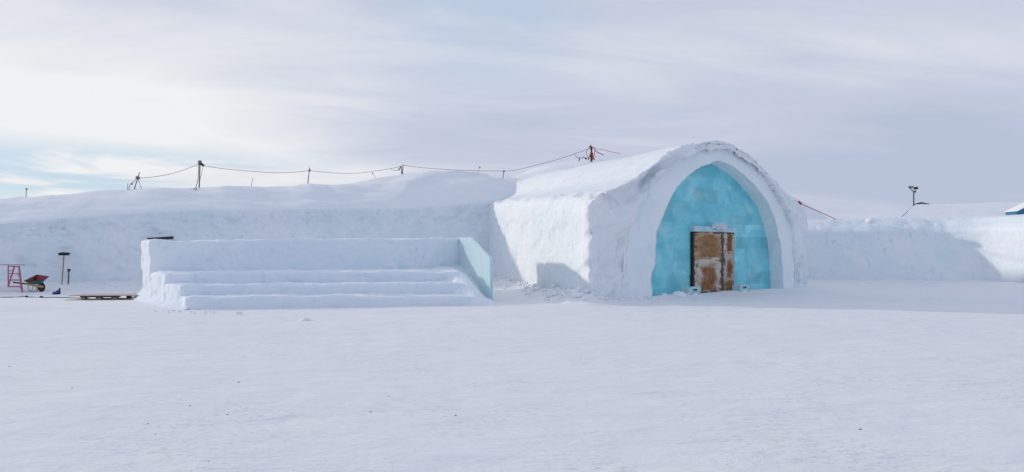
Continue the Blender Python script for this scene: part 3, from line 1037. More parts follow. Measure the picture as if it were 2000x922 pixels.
# ------------------------------------------------------------------ snow wall on the right
def build_right_wall():
    TOPY = np.array([(1555, 427), (1600, 425), (1690, 424), (1760, 420), (1800, 421), (1830, 424), (1870, 421), (1930, 418), (2000, 416), (2080, 414), (2200, 405), (2500, 390)], float)
    TZ = np.array([(1555, 35.1), (1600, 34.9), (1700, 34.6), (1800, 34.3), (1850, 34.05), (1890, 33.5), (1930, 32.6), (1965, 31.5), (2000, 30.4), (2040, 29.2), (2080, 28.2), (2200, 25.6), (2500, 21.8)], float)
    xs = np.concatenate([np.arange(1545, 2060, 3.2), np.arange(2060, 2500, 14)])
    zb = np.interp(xs, RW[:, 0], RW[:, 1])
    zt = np.interp(xs, TZ[:, 0], TZ[:, 1])
    for _ in range(6):
        zb[1:-1] = 0.25 * zb[:-2] + 0.5 * zb[1:-1] + 0.25 * zb[2:]
        zt[1:-1] = 0.25 * zt[:-2] + 0.5 * zt[1:-1] + 0.25 * zt[2:]
    b = np.stack([(xs - 1000) * zb / F, zb], -1)
    tp = np.stack([(xs - 1000) * zt / F, zt], -1)
    ht = EYE + (HY - np.interp(xs, TOPY[:, 0], TOPY[:, 1])) * zt / F
    rows = []
    n = 58
    for j in range(n):
        s = j / (n - 1)
        lean = s ** 1.4
        p = b * (1 - lean) + tp * lean
        h = -0.3 + (ht - 0.12 + 0.3) * s
        back = 0.95 * smooth01(s, 0.80, 1.08) / smooth01(1.0, 0.80, 1.08)
        tang = np.gradient(p, axis=0); tang /= np.linalg.norm(tang, axis=1, keepdims=True)
        nb = np.stack([-tang[:, 1], tang[:, 0]], -1)
        rows.append(np.concatenate([p + nb * back, (h - 0.0)[:, None]], 1))
    for k in range(1, 22):
        s = k / 21
        bk = 0.95 + 6 * s
        hh = ht - 0.12 + 0.12 * smooth01(s, 0, 0.12) - ht * 1.05 * smooth01(s, 0.55, 1.0)
        rows.append(np.concatenate([p + nb * bk, hh[:, None]], 1))
    V = np.stack(rows, 1)
    Nn = grid_normals(V)
    if Nn[len(xs) // 4, 25, 1] > 0:
        Nn = -Nn
    d = 0.06 * fbm(V, (0.5, 0.5, 0.7), 3, seed=61) + 0.04 * fbm(V, (1.5, 1.5, 2.2), 4, seed=62)
    rel = V[..., 2] / ht[:, None]
    d = d + 0.028 * fbm(V, (3.0, 3.0, 3.5), 3, seed=63) * smooth01(rel, 0.55, 0.8) - 0.03 * dents(V, (1.6, 1.6, 2.2), 161, 0.3, 0.45) * (1 - smooth01(xs, 1850, 1900))[:, None]
    d = d * (1 - 0.5 * smooth01(xs, 1840, 1930))[:, None]
    # a broad scooped hollow under the rim
    V = V + Nn * d[..., None]
    o = grid_obj('snow_wall', V, M['wall'])
    tag(o, 'head-high cut snow wall right of the arched entrance, curving towards the viewer', 'snow wall')
    return o


build_right_wall()

# ------------------------------------------------------------------ snow stage with steps and ice panel
def quad_plan(a, b, c, d, h0, h1):
    return [(*p, h0) for p in (a, b, c, d)] + [(*p, h1) for p in (a, b, c, d)]


def build_stage():
    root = thing('snow_stage', 'broad snow stage with three steps, a high back wall and an ice end panel', 'stage', (-6, 21.5, 0))
    # left end corners (front of each level) and right end corners
    FLp = [np.array(p) for p in [(-9.18, 18.70), (-9.72, 19.50), (-10.62, 20.35), (-11.75, 21.60), (-12.75, 22.85)]]
    FRp = [np.array(p) for p in [(-1.20, 20.20), (-1.48, 21.20), (-1.80, 22.40), (-2.08, 26.60), (-2.45, 28.20)]]
    hs = [0.345, 0.665, 0.985]

    def nf(amp, sd):
        return lambda V: amp * fbm(V, (1.3, 1.3, 1.6), 3, seed=sd) + 0.35 * amp * fbm(V, (5, 5, 5), 3, seed=sd + 1) - 0.6 * amp * dents(V, (1.5, 1.5, 2.6), sd + 3, 0.28, 0.42)
    for k in range(3):
        bk = 1.1 if k == 2 else 0.95
        back_l = FLp[k + 1] + (FLp[k + 1] - FLp[k]) * 0.25
        back_r = FRp[k + 1] + (FRp[k + 1] - FRp[k]) * 0.25
        lo = -0.2
        st = quad_plan(FLp[k], FRp[k], back_r, back_l, lo, hs[k])
        st[5] = (*FRp[k], hs[k] - 0.04); st[6] = (*back_r, hs[k] - 0.04)
        V, Fc = remeshed([st], 0.055, nf(0.07, 70 + k), 7)
        # steps slump towards the ice panel
        V[:, 2] += 0.03 * fbm(V, (0.4, 0.4, 0.0), 2, seed=75 + k)
        mesh_from('step', V, Fc, M['stage'], root)
    bw = quad_plan(FLp[3], FRp[3], FRp[4], FLp[4], -0.2, 2.10)
    bw[4] = (*FLp[3], 1.98); bw[7] = (*FLp[4], 1.99); bw[5] = (*FRp[3], 2.13); bw[6] = (*FRp[4], 2.13)
    V, Fc = remeshed([bw], 0.06, nf(0.08, 80), 3)
    top = smooth01(V[:, 2], 1.4, 2.0)
    V[:, 2] += top * (0.035 * fbm(V, (0.35, 0.35, 0), 2, seed=83) + 0.035 * np.abs(fbm(V, (2.4, 2.4, 0), 3, seed=84)))
    # small dents knocked into the wall face
    mesh_from('back_wall', V, Fc, M['stage'], root)
    # drift spilling down the left end and in the right corner
    def wedge(L0, L1, off, hA, hB, sd, name):
        n1, n2 = 70, 26
        G = np.zeros((n1, n2, 3))
        tn = (L1 - L0) / np.linalg.norm(L1 - L0)
        nn = np.array([-tn[1], tn[0]])
        for i in range(n1):
            f = i / (n1 - 1)
            p = L0 + (L1 - L0) * f
            hh = hA + (hB - hA) * f
            for j in range(n2):
                g = j / (n2 - 1)
                q = p + nn * off * (g - 0.25)
                G[i, j] = (q[0], q[1], -0.1 + (hh + 0.1) * (1 - g) ** 1.6)
        d = 0.05 * fbm(G, (1.6, 1.6, 1.6), 4, seed=sd)
        G[..., 2] += d * (1 - np.linspace(0, 1, n2)[None, :] ** 4)
        grid_obj(name, G, M['stage'], root)
    wedge(FLp[4] + np.array([0.15, 0]), FLp[0] + np.array([0.1, 0.0]), -0.95, 0.80, 0.12, 90, 'end_drift')
    # slumped snow where the steps run into the ice panel
    n1, n2 = 90, 44
    G = np.zeros((n1, n2, 3))
    A, B = np.array([-2.12, 26.85]), np.array([-0.20, 19.75])
    tn = (B - A) / np.linalg.norm(B - A)
    lf = np.array([tn[1], -tn[0]])
    if lf[0] > 0: lf = -lf
    for i in range(n1):
        f = i / (n1 - 1)
        p = A + (B - A) * f
        for j in range(n2):
            g = j / (n2 - 1)
            q = p + lf * (1.7 * g - 0.01)
            hp = np.interp(q[1], [20.5, 21.3, 22.1, 24.0, 26.7], [-0.10, 0.05, 0.14, 0.62, 1.10])
            hs_ = np.interp(q[1], [19.95, 20.4, 21.3, 22.5, 26.7], [-0.10, 0.26, 0.58, 0.92, 1.02])
            w_ = float(smooth01(g, 0.0, 0.45))
            G[i, j] = (q[0], q[1], hp * (1 - w_) + hs_ * w_ - 0.35 * float(smooth01(g, 0.55, 1.0)))
    # crumbled relief
    G[..., 2] += 0.10 * fbm(G, (1.5, 1.5, 1.0), 4, seed=92) * smooth01(G[..., 2], 0.0, 0.4) + 0.03 * fbm(G, (4, 4, 4), 3, seed=93)
    grid_obj('corner_drift', G, M['stage'], root)
    # ice panel closing the right end
    ax, bx = np.array([-0.66, 21.45]), np.array([-2.16, 26.95])
    tn = (bx - ax) / np.linalg.norm(bx - ax)
    Ln = np.linalg.norm(bx - ax)
    nn = np.array([tn[1], -tn[0]])
    if nn[0] < 0: nn = -nn
    prof = [(0, -0.05), (Ln, -0.05), (Ln, 2.18), (Ln * 0.56, 2.155), (0, 1.40)]
    bm = bmesh.new()
    fr = [bm.verts.new((*(ax + tn * s + nn * 0.05), h)) for s, h in prof]
    bk_ = [bm.verts.new((*(ax + tn * s - nn * 0.05), h)) for s, h in prof]
    bm.faces.new(fr); bm.faces.new(bk_[::-1])
    for i in range(5):
        j = (i + 1) % 5
        bm.faces.new((fr[j], fr[i], bk_[i], bk_[j]))
    bmesh.ops.recalc_face_normals(bm, faces=bm.faces)
    bmesh.ops.bevel(bm, geom=list(bm.edges), offset=0.012, segments=2, affect='EDGES', profile=0.5)
    bm.verts.index_update()
    mesh_from('ice_panel', [v.co[:] for v in bm.verts], [[v.index for v in f.verts] for f in bm.faces], M['panel'], root, smooth=False)
    bm.free()
    return root


build_stage()


def build_header_board():
    mb = MB()
    Zw = lambda px: (C[1] - WS * C[0]) / (1 - WS * (px - 1000) / F) - 0.02
    a, b = at(287, 467.0, Zw(287) - 0.10), at(338, 464.0, Zw(338) - 0.10)
    for p in (a, b):
        p[2] -= 0.0
    back = np.array([wback[0], wback[1], 0]) * 0.35
    up = np.array([0, 0, 0.055])
    mb.hexa([a - up, b - up, b - up + back, a - up + back, a + up, b + up, b + up + back, a + up + back], bevel=0.01)
    o = mb.build('header_board', M['tar'])
    tag(o, 'black board jutting from the snow wall just above the left end of the stage', 'board')


build_header_board()

# ------------------------------------------------------------------ things by the door
def ice_lamp(px, py, w, label):
    p = on_ground(px, py)
    root = thing('ice_block', label, 'ice block', p, 'ice blocks flanking the doors')
    c = p + np.array([0, 0, 0.13])
    rot = Matrix.Rotation(math.atan2(fdir[1], fdir[0]), 3, 'Z')
    mb = MB()
    mb.box(c, (w, 0.36, 0.26), rot, bevel=0.025)
    mb.build('block', M['frost'], root)
    mb = MB()
    for s in (-0.12, 0.06):
        q = Vector(c) + rot @ Vector((s * w, -0.182, 0.03))
        mb.tube([q, q + rot @ Vector((0, -0.012, 0))], 0.05, 10)
    for i, s in enumerate((-0.12, 0.06)):
        mb2 = MB()
        q = Vector(c) + rot @ Vector((s * w, -0.185, 0.03))
        mb2.tube([q + rot @ Vector((0, 0.02, 0)), q + rot @ Vector((0, -0.010, 0))], 0.042, 10)
        mb2.build('hole', M['black'], root)
    G, Fc = remeshed([[tuple(Vector(c) + rot @ Vector(v)) for v in [(-w * 0.4, -0.24, -0.3), (w * 0.35, -0.22, -0.3), (w * 0.35, 0.0, -0.3), (-w * 0.4, 0.0, -0.3), (-w * 0.2, -0.21, -0.09), (w * 0.2, -0.2, -0.10), (w * 0.2, 0, -0.09), (-w * 0.2, 0, -0.09)]]], 0.04, lambda V: 0.02 * fbm(V, (5, 5, 5), 3, seed=3), 3)
    mesh_from('snow_patch', G, Fc, M['lump'], root)
    return root


ice_lamp(1350, 575, 0.66, 'pale ice block with two round dark holes left of the hide doors')
ice_lamp(1447, 569, 0.66, 'pale ice block with two round dark holes right of the hide doors')


def snow_lump(px, py, size, label, sd, group=None, flat=0.6, Z=None, name='snow_lump'):
    p = on_ground(px, py) if Z is None else at(px, py, Z)
    bm = bmesh.new()
    bmesh.ops.create_icosphere(bm, subdivisions=3, radius=1)
    V = np.array([v.co[:] for v in bm.verts]); Fc = [[v.index for v in f.verts] for f in bm.faces]
    bm.free()
    V = V * (1 + 0.35 * fbm(V, (1.4, 1.4, 1.4), 3, seed=sd))[:, None]
    V = V * np.array([size, size * 0.8, size * flat]) + p + np.array([0, 0, size * flat * 0.25])
    o = mesh_from(name, V, Fc, M['lump'])
    if label: tag(o, label, 'snow lump', group)
    return o


snow_lump(466, 614, 0.10, 'small snow lump lying near the left half of the bottom stage step', 101)
snow_lump(597, 626, 0.13, 'flat snow lump on the yard in front of the middle of the stage', 102, flat=0.4)
snow_lump(1326, 577, 0.26, 'low snow heap at the outer end of the left ice block', 103, flat=0.55)
snow_lump(1519, 556, 0.36, 'rough snow heap at the right foot of the arch opening', 105, flat=1.1)


def debris():
    rng = random.Random(9)
    mbV, mbF = [], []
    bm = bmesh.new()
    bmesh.ops.create_icosphere(bm, subdivisions=2, radius=1)
    V0 = np.array([v.co[:] for v in bm.verts]); F0 = [[v.index for v in f.verts] for f in bm.faces]
    bm.free()
    spots = []
    for k in range(170):
        f = rng.random() ** 1.5
        p = NC + (C - NC) * f + np.array([-abs(rng.gauss(0, 0.35)) - 0.05, rng.gauss(0, 0.3)])
        spots.append((p, rng.uniform(0.02, 0.10) * (1.3 - 0.6 * f)))
    for k in range(60):
        f = rng.random() ** 2
        p = NC + fdir * (f * 5) - fin * abs(rng.gauss(0.05, 0.25))
        spots.append((p, rng.uniform(0.02, 0.08)))
    for k in range(60):
        px, py = rng.gauss(195, 22), rng.gauss(562, 3)
        q = on_ground(px, py)
        spots.append((q[:2], rng.uniform(0.015, 0.05)))
    for k in range(40):
        q = on_ground(rng.uniform(295, 420), 607 + abs(rng.gauss(0, 3)))
        spots.append((q[:2], rng.uniform(0.01, 0.03)))
    for p, s in spots:
        V = V0 * (1 + 0.4 * fbm(V0 + p[0] * 3, (1.5, 1.5, 1.5), 2, seed=5))[:, None] * s * np.array([1.1, 1, 0.8])
        V = V + np.array([p[0], p[1], gh(p[0], p[1]) + s * 0.3])
        b = len(mbV)
        mbV += [tuple(v) for v in V]
        mbF += [tuple(b + i for i in f) for f in F0]
    o = mesh_from('snow_crumbs', mbV, mbF, M['lump'])
    tag(o, 'crumbled snow scattered along the feet of the snow walls and stage', 'snow crumbs', None, 'stuff')


debris()

# dark bits of grit on the yard
GRIT = [(466, 747, .020), (371, 793, .014), (444, 810, .014), (289, 828, .013), (141, 758, .014), (304, 848, .012), (890, 812, .018), (759, 775, .013), (724, 805, .014), (1680, 839, .018), (293, 640, .012), (1338, 645, .014), (408, 901, .010), (1213, 742, .010), (18, 716, .016)]
for i, (px, py, s) in enumerate(GRIT):
    p = on_ground(px, py)
    bm = bmesh.new()
    bmesh.ops.create_icosphere(bm, subdivisions=2, radius=1)
    V = np.array([v.co[:] for v in bm.verts]); Fc = [[v.index for v in f.verts] for f in bm.faces]
    bm.free()
    V = V * (1 + 0.4 * fbm(V + i, (1.5, 1.5, 1.5), 2, seed=i))[:, None] * np.array([s, s * .8, s * .5]) * 0.55 + p + np.array([0, 0, s * .2])
    tag(mesh_from('grit', V, Fc, M['tar']), 'tiny dark speck of grit lying on the open snow yard', 'grit', 'dark specks on the snow yard')

# ------------------------------------------------------------------ tools and timber at the left
def build_trestle():
    Z = 26.6
    P = lambda px, py, dz=0.0: at(px, py, Z + dz)
    root = thing('step_ladder', 'faded red wooden step ladder trestle with a top board at the left edge', 'ladder', P(38, 570))
    def frame(dx):
        def Q(px, py, dz=0.0):
            return P(px + dx, py, dz)
        mb = MB(); mb.tube([Q(37.5, 520, 0.0), Q(43.5, 571, -0.35)], 0.030, 6); mb.build('rail', M['pink'], root)
        mb = MB(); mb.tube([Q(28, 521, 0.0), Q(16.5, 558, -0.35)], 0.030, 6); mb.build('rail', M['pink'], root)
        mb = MB(); mb.tube([Q(37, 520, 0.4), Q(42, 567, 0.75)], 0.03, 6); mb.build('rail', M['pink'], root)
        mb = MB(); mb.tube([Q(16, 520, 0.4), Q(16, 560, 0.75)], 0.022, 6); mb.build('rail', M['pink'], root)
        for (a, b, c, d, r) in [(16, 519.5, 37, 521, .022), (16, 529, 26, 529, .018), (16, 534.5, 38.5, 534.5, .022), (16, 539.5, 23, 539.5, .018), (17, 547, 40, 547, .026), (16, 559.5, 42, 560, .026)]:
            mb = MB(); mb.tube([Q(a, b, 0.1), Q(c, d, 0.1)], r, 6); mb.build('rung', M['pink'], root)
        mb = MB(); mb.tube([Q(33, 534.5, 0), Q(38, 541, 0)], 0.018, 6); mb.build('brace', M['metal'], root)
    frame(0)
    mb = MB()
    a, b = P(-42, 517.5), P(36, 518.5)
    w = np.array([0, 0.35, 0]); up = np.array([0, 0, 0.04])
    mb.hexa([a, b, b + w, a + w, a + up, b + up, b + up + w, a + up + w], bevel=0.008)
    mb.build('top_board', M['pale_pink'], root)
    frame(-58)


build_trestle()


def build_wheelbarrow():
    Z = EYE * F / (570 - HY)
    P = lambda px, py, dz=0.0: at(px, py, Z + dz)
    root = thing('wheelbarrow', 'wheelbarrow with a red-lined teal tray on timber handles, facing right', 'wheelbarrow', P(66, 570))
    # tray: near rim low, far rim high, nose raised to the right
    top = [P(47.5, 549, -0.34), P(83, 547.5, -0.32), P(95, 540.5, 0.30), P(72, 537.0, 0.34)]
    bot = [P(57, 554.5, -0.16), P(80, 555.5, -0.16), P(82, 554, 0.16), P(60, 553, 0.16)]
    cen_t = sum(top) / 4
    ins = [t + (cen_t - t) * 0.05 + np.array([0, 0, 0.0]) for t in top]
    insb = [b + np.array([0, 0, 0.035]) for b in bot]
    mb = MB()
    V = top + bot + ins + insb
    fo = [(0, 1, 5, 4), (1, 2, 6, 5), (2, 3, 7, 6), (3, 0, 4, 7), (4, 5, 6, 7)]
    fi = [(8, 12, 13, 9), (9, 13, 14, 10), (10, 14, 15, 11), (11, 15, 12, 8), (12, 15, 14, 13)]
    rim = [(0, 8, 9, 1), (1, 9, 10, 2), (2, 10, 11, 3), (3, 11, 8, 0)]
    mb.add(V, fo, 0)
    tr = mb.build('tray', M['teal'], root)
    mb = MB(); mb.add(V, fi + rim, 0)
    mb.build('tray_lining', M['red'], tr)
    mb = MB(); mb.tube([*top, top[0]], 0.018, 6); mb.build('rim', M['black'], tr)
    for dz in (-0.2, 0.2):
        mb = MB()
        a, b = P(50, 554.5, dz), P(84, 560.5, dz * 0.55)
        up = np.array([0, 0, 0.045]); w = np.array([0, 0.05, 0])
        mb.hexa([a - up, b - up, b - up + w, a - up + w, a + up, b + up, b + up + w, a + up + w], bevel=0.006)
        h = mb.build('handle', M['yellow_wood'], root)
        mb = MB(); mb.tube([P(51, 554.6, dz + .025), P(26, 551.5, dz + .03)], 0.030, 8); mb.build('grip', M['black'], h)
    c = P(81, 560.8, 0.0)
    whl = MB()
    n = 24
    ring = []
    ang0 = R(35)
    ax = np.array([math.sin(ang0) * 0.5, math.cos(ang0), 0]); ax /= np.linalg.norm(ax)
    ex = np.cross(ax, [0, 0, 1]); ex /= np.linalg.norm(ex)
    pts = [c + (ex * math.cos(2 * math.pi * k / n) + np.array([0, 0, 1]) * math.sin(2 * math.pi * k / n)) * 0.145 for k in range(n + 1)]
    wb = MB(); wb.tube([c - ax * 0.10, c + ax * 0.10], 0.03, 10)
    wheel = wb.build('wheel', M['dark_metal'], root)
    whl.tube(pts, 0.045, 8, caps=False); whl.build('tyre', M['rubber'], wheel, smooth=True)
    rb = MB(); rb.tube([c - ax * 0.03, c + ax * 0.03], 0.125, 20); rb.build('rim', M['rust'], wheel)
    for dz in (-0.2, 0.2):
        mb = MB(); mb.tube(catmull([P(54, 556, dz), P(56.5, 566, dz), P(59, 570, dz), P(61.5, 568, dz), P(65, 558.5, dz)], 4), 0.014, 6); mb.build('leg', M['metal'], root)
    for px in (70, 72.5):
        mb = MB(); mb.tube([P(px, 559, -0.1), P(px + .6, 569, -0.12)], 0.013, 6); mb.build('strut', M['metal'], root)


build_wheelbarrow()


def wallZ(px):
    return (C[1] - WS * C[0]) / (1 - WS * (px - 1000) / F)


def build_broom():
    Zb, Zt = wallZ(121) - 0.75, wallZ(125) - 0.20
    a, b = at(120, 557, Zb), at(125, 499, Zt)
    root = thing('push_broom', 'black-headed push broom upside down against the snow wall', 'broom', a)
    mb = MB(); mb.tube([a - np.array([0, 0, 0.2]), b], 0.026, 8); mb.build('handle', M['handle'], root, smooth=True)
    mb = MB()
    c = at(125, 497.8, Zt)
    mb.box(c, (0.42, 0.10, 0.05), bevel=0.015)
    hd = mb.build('head', M['black'], root)
    # bristles: an even bed of tufts, wider than the block
    mb = MB()
    rng = random.Random(2)
    for i in range(26):
        for j in range(4):
            x = -0.20 + 0.40 * i / 25
            y = -0.045 + 0.03 * j
            q = c + np.array([x, y, 0.02])
            e = q + np.array([x * 0.22 + rng.gauss(0, .006), y * 0.4 + rng.gauss(0, .006), 0.085 - 0.03 * abs(x / 0.2) ** 2 + rng.gauss(0, .006)])
            mb.tube([q, e], [0.014, 0.012], 5)
    mb.build('bristles', M['black'], hd)


build_broom()


def build_short_tool():
    Z = wallZ(134) - 0.75
    a, b = at(133.3, 552, Z), at(134.4, 529, Z + 0.1)
    root = thing('ice_scraper', 'short dark long-handled scraper stuck upright in the drift right of the broom', 'scraper', a)
    mb = MB(); mb.tube([a - np.array([0, 0, 0.1]), b], 0.026, 8); mb.build('handle', M['bark'], root, smooth=True)
    mb = MB()
    c = b + np.array([0, 0, 0.02])
    mb.hexa([c + np.array(v) for v in [(-.035, -.03, -.06), (.035, -.03, -.06), (.035, .03, -.06), (-.035, .03, -.06), (-.075, -.03, .05), (.085, -.03, .07), (.085, .03, .07), (-.075, .03, .05)]], bevel=0.012)
    mb.build('head', M['black'], root)


build_short_tool()


def build_scoop():
    p = on_ground(112, 574.5)
    root = thing('snow_scoop', 'blue plastic scoop lying on the snow between wheelbarrow and pallet', 'scoop', p)
    n1, n2 = 14, 12
    G = np.zeros((n1, n2, 3))
    for i in range(n1):
        f = i / (n1 - 1)
        for j in range(n2):
            g = (j / (n2 - 1) - 0.5) * 2
            x = -0.13 + 0.25 * f
            wv = 0.14 * math.sin(math.pi * min(1, 0.18 + f * 0.9)) ** 0.5
            y = g * wv
            z = 0.03 + 0.14 * f * f + 0.07 * (1 - abs(g) ** 3)
            G[i, j] = p + np.array([x, y, z])
    V = G.reshape(-1, 3)
    Fc = grid_faces(n1, n2)
    lo = V.copy(); lo[:, 2] = np.maximum(lo[:, 2] - 0.10, p[2] - 0.01)
    i = np.arange(n1 * n2).reshape(n1, n2)
    k = n1 * n2
    faces = [tuple(f) for f in Fc] + [tuple(x + k for x in f[::-1]) for f in Fc]
    bd = list(i[0, :]) + list(i[1:, -1]) + list(i[-1, :-1][::-1]) + list(i[1:-1, 0][::-1])
    for a, b in zip(bd, bd[1:] + bd[:1]):
        faces.append((a, b, b + k, a + k))
    mesh_from('blade', np.vstack([V, lo]), faces, M['blue'], root)
    mb = MB()
    mb.tube([p + np.array([0.09, 0, 0.14]), p + np.array([0.075, 0.02, 0.235])], 0.024, 8)
    mb.build('socket', M['blue'], root, smooth=True)


build_scoop()


def build_pallet():
    p = on_ground(192, 586)
    Z = p[1]
    root = thing('pallet', 'weathered low pallet on dark blocks under the plywood sheet', 'pallet', p)
    rt = Matrix.Rotation(R(1.5), 3, 'Z')
    zb = p[2] - 0.01
    for dy in (0.0, 0.8):
        for px in (164.5, 195.5, 226):
            q = np.array([(px - 1000) * Z / F, Z + dy, zb + 0.055])
            mb = MB(); mb.box(q, (0.14, 0.14, 0.10), rt, bevel=0.008); mb.build('block', M['grey_wood'], root)
        a = np.array([(158 - 1000) * Z / F, Z + dy - 0.05, zb + 0.0])
        x0, x1 = (159 - 1000) * Z / F, (233 - 1000) * Z / F
        mb = MB(); mb.box(((x0 + x1) / 2, Z + dy, zb + 0.125), (x1 - x0, 0.16, 0.036), bevel=0.005); mb.build('stringer', M['tar'], root)
        mb = MB(); mb.box(((x0 + x1) / 2, Z + dy, zb + 0.004), (x1 - x0 - 0.1, 0.12, 0.024), bevel=0.004); mb.build('runner', M['tar'], root)
    # plywood on top
    c = np.array([(204 - 1000) * Z / F, Z + 0.40, zb + 0.158])
    mb = MB(); mb.box(c, ((274 - 134) * Z / F, 0.85, 0.026), Matrix.Rotation(R(2), 3, 'Z') @ Matrix.Rotation(R(-0.25), 3, 'Y'), bevel=0.004)
    o = mb.build('plywood_sheet', M['ply'])
    tag(o, 'pale plywood sheet lying across the pallet left of the stage', 'board')
    # board lying on the snow in front
    c = np.array([(205 - 1000) * Z / F, Z - 0.12, p[2] + 0.006])
    mb = MB(); mb.box(c, ((276 - 138) * Z / F, 0.20, 0.022), Matrix.Rotation(R(2.2), 3, 'Z'), bevel=0.004)
    o = mb.build('plank', M['handle'])
    tag(o, 'thin brown plank lying on the snow under the front of the pallet', 'plank')


build_pallet()


def build_ground_cable():
    pts = []
    for px, py in [(-30, 581.6), (20, 581.2), (36, 580.8), (46, 579.2), (54, 581), (66, 580.8), (82, 581.6), (104, 581.4), (130, 582), (158, 582.6), (175, 583)]:
        pts.append(on_ground(px, py, 0.014))
    mb = MB(); mb.tube(catmull(pts, 6), 0.014, 6)
    o = mb.build('power_cable', M['cable'], smooth=True)
    tag(o, 'thin grey power cable lying along the snow in front of the wheelbarrow', 'cable')
    for px, py in [(52, 580.9), (81, 581.6)]:
        p = on_ground(px, py, 0.03)
        mb = MB(); mb.tube([p - np.array([0.055, 0, 0]), p - np.array([0.03, 0, 0]), p + np.array([0.03, 0, 0]), p + np.array([0.055, 0, 0])], [0.018, 0.034, 0.034, 0.018], 8)
        mb.build('plug', M['black'], o, smooth=True)


build_ground_cable()

# ------------------------------------------------------------------ rope posts on the roofs
def ridgeZ(px):
    return 43.3 / (1 - WS * (px - 1000) / F)


def post(px, y0, px1, y1, Z, r, label, kids=(), name='post', mat='pole', group='posts along the snow roofs'):
    a, b = at(px, y0, Z), at(px1, y1, Z)
    root = thing(name, label, 'post', a, group)
    mb = MB(); r = r * 0.52
    mb.tube([a - (b - a) * 0.35 - np.array([0, 0, 0.4]), a, b], [r, r, r * 0.8], 8)
    mb.build('shaft', M[mat], root, smooth=True)
    for nm, pts, rr, mt in kids:
        mb = MB(); mb.tube([at(x, y, Z + dz) for x, y, dz in pts], rr, 6); mb.build(nm, M[mt], root, smooth=True)
    return root


Zr = ridgeZ
post(50.5, 386, 51.8, 369, Zr(50), 0.035, 'small lone stick far left on the snow roof', [('cap', [(51, 370, 0), (52.6, 368.6, 0)], 0.05, 'pole')])
post(230, 374, 230.4, 371, Zr(230), 0.03, 'shortest peg on the roof, left of the paired sticks')
post(248.2, 375, 250, 357.5, Zr(249), 0.03, 'thin pale stick, left one of a close pair on the roof')
post(251.5, 375, 252.8, 362.5, Zr(252), 0.04, 'short thick stick, right one of a close pair on the roof', [('tie', [(252.6, 363, 0), (258, 358, 0), (264, 352.5, 0), (268.5, 346, 0)], 0.014, 'rope'), ('clamp', [(256, 360, 0), (258.5, 358.6, 0)], 0.05, 'pole')])
post(261, 374, 272.5, 336.5, Zr(266), 0.055, 'leaning post with a rope tie, left of the tall post', [('knot', [(268.3, 350, -.02), (269.8, 344.5, -.02)], 0.10, 'rope'), ('guy', [(269.5, 349, 0), (278, 373, 0.6)], 0.014, 'rope')])
post(389, 367, 390.8, 313, Zr(390), 0.075, 'tallest roof post with drooping guy lines and a dark clamp', [('guy', [(388.5, 319, 0), (387.5, 335, -.2), (386.5, 352, -.5), (382, 368, -.9)], 0.018, 'rope'), ('guy', [(391.5, 320, 0), (396.5, 326, -.05), (393, 341, -.1), (391, 350, -.2)], 0.012, 'rope'), ('collar', [(390, 321, 0), (390.6, 314, 0)], 0.10, 'pole'), ('clamp', [(392, 319.5, -.1), (398, 323.5, -.1)], 0.07, 'black')])
for px, a, b in [(377.5, 375.5, 367.5), (382, 374, 367.5)]:
    post(px, a, px + 2.0, b, Zr(390) - 1.0, 0.05, 'short crooked peg in the snow at the foot of the tallest post', group='pegs at the tallest post')
post(490.5, 366, 494, 346.5, Zr(492), 0.028, 'thin leaning stick between the tallest post and the mid-roof post')
post(601, 359, 604.8, 327.5, Zr(603), 0.055, 'slightly leaning post in the middle of the long roof', [('knot', [(603, 333, -.05), (606, 333, -.05)], 0.07, 'rope')])
post(735.5, 350, 728, 338.5, Zr(732), 0.022, 'thin stick tilting left below the rope by the mound', [('cap', [(728.4, 339, 0), (726.6, 338, 0)], 0.045, 'pole')])
post(786, 341, 787.3, 320.5, Zr(786), 0.06, 'paired post on top of the roof mound', [('side_post', [(784.5, 340, 0), (783.6, 324.5, 0)], 0.03, 'pole'), ('tie', [(778.5, 333, 0), (781.5, 327.5, 0), (784, 324, 0)], 0.035, 'pole'), ('loop', [(763, 330, 0), (768, 333, 0), (776, 333, 0), (782, 327, 0), (785, 324, 0)], 0.013, 'rope')])
post(929.5, 345, 937, 327, Zr(933), 0.020, 'thin stick tilting right with a small cap at the dip', [('cap', [(936.8, 328, 0), (937.3, 326, 0)], 0.06, 'pole')])
post(982, 350, 984.3, 334, 40.5, 0.05, 'short post in the dip between the two roofs', [('knot', [(982.5, 334.8, -.03), (986, 334.4, -.03)], 0.06, 'rope')])


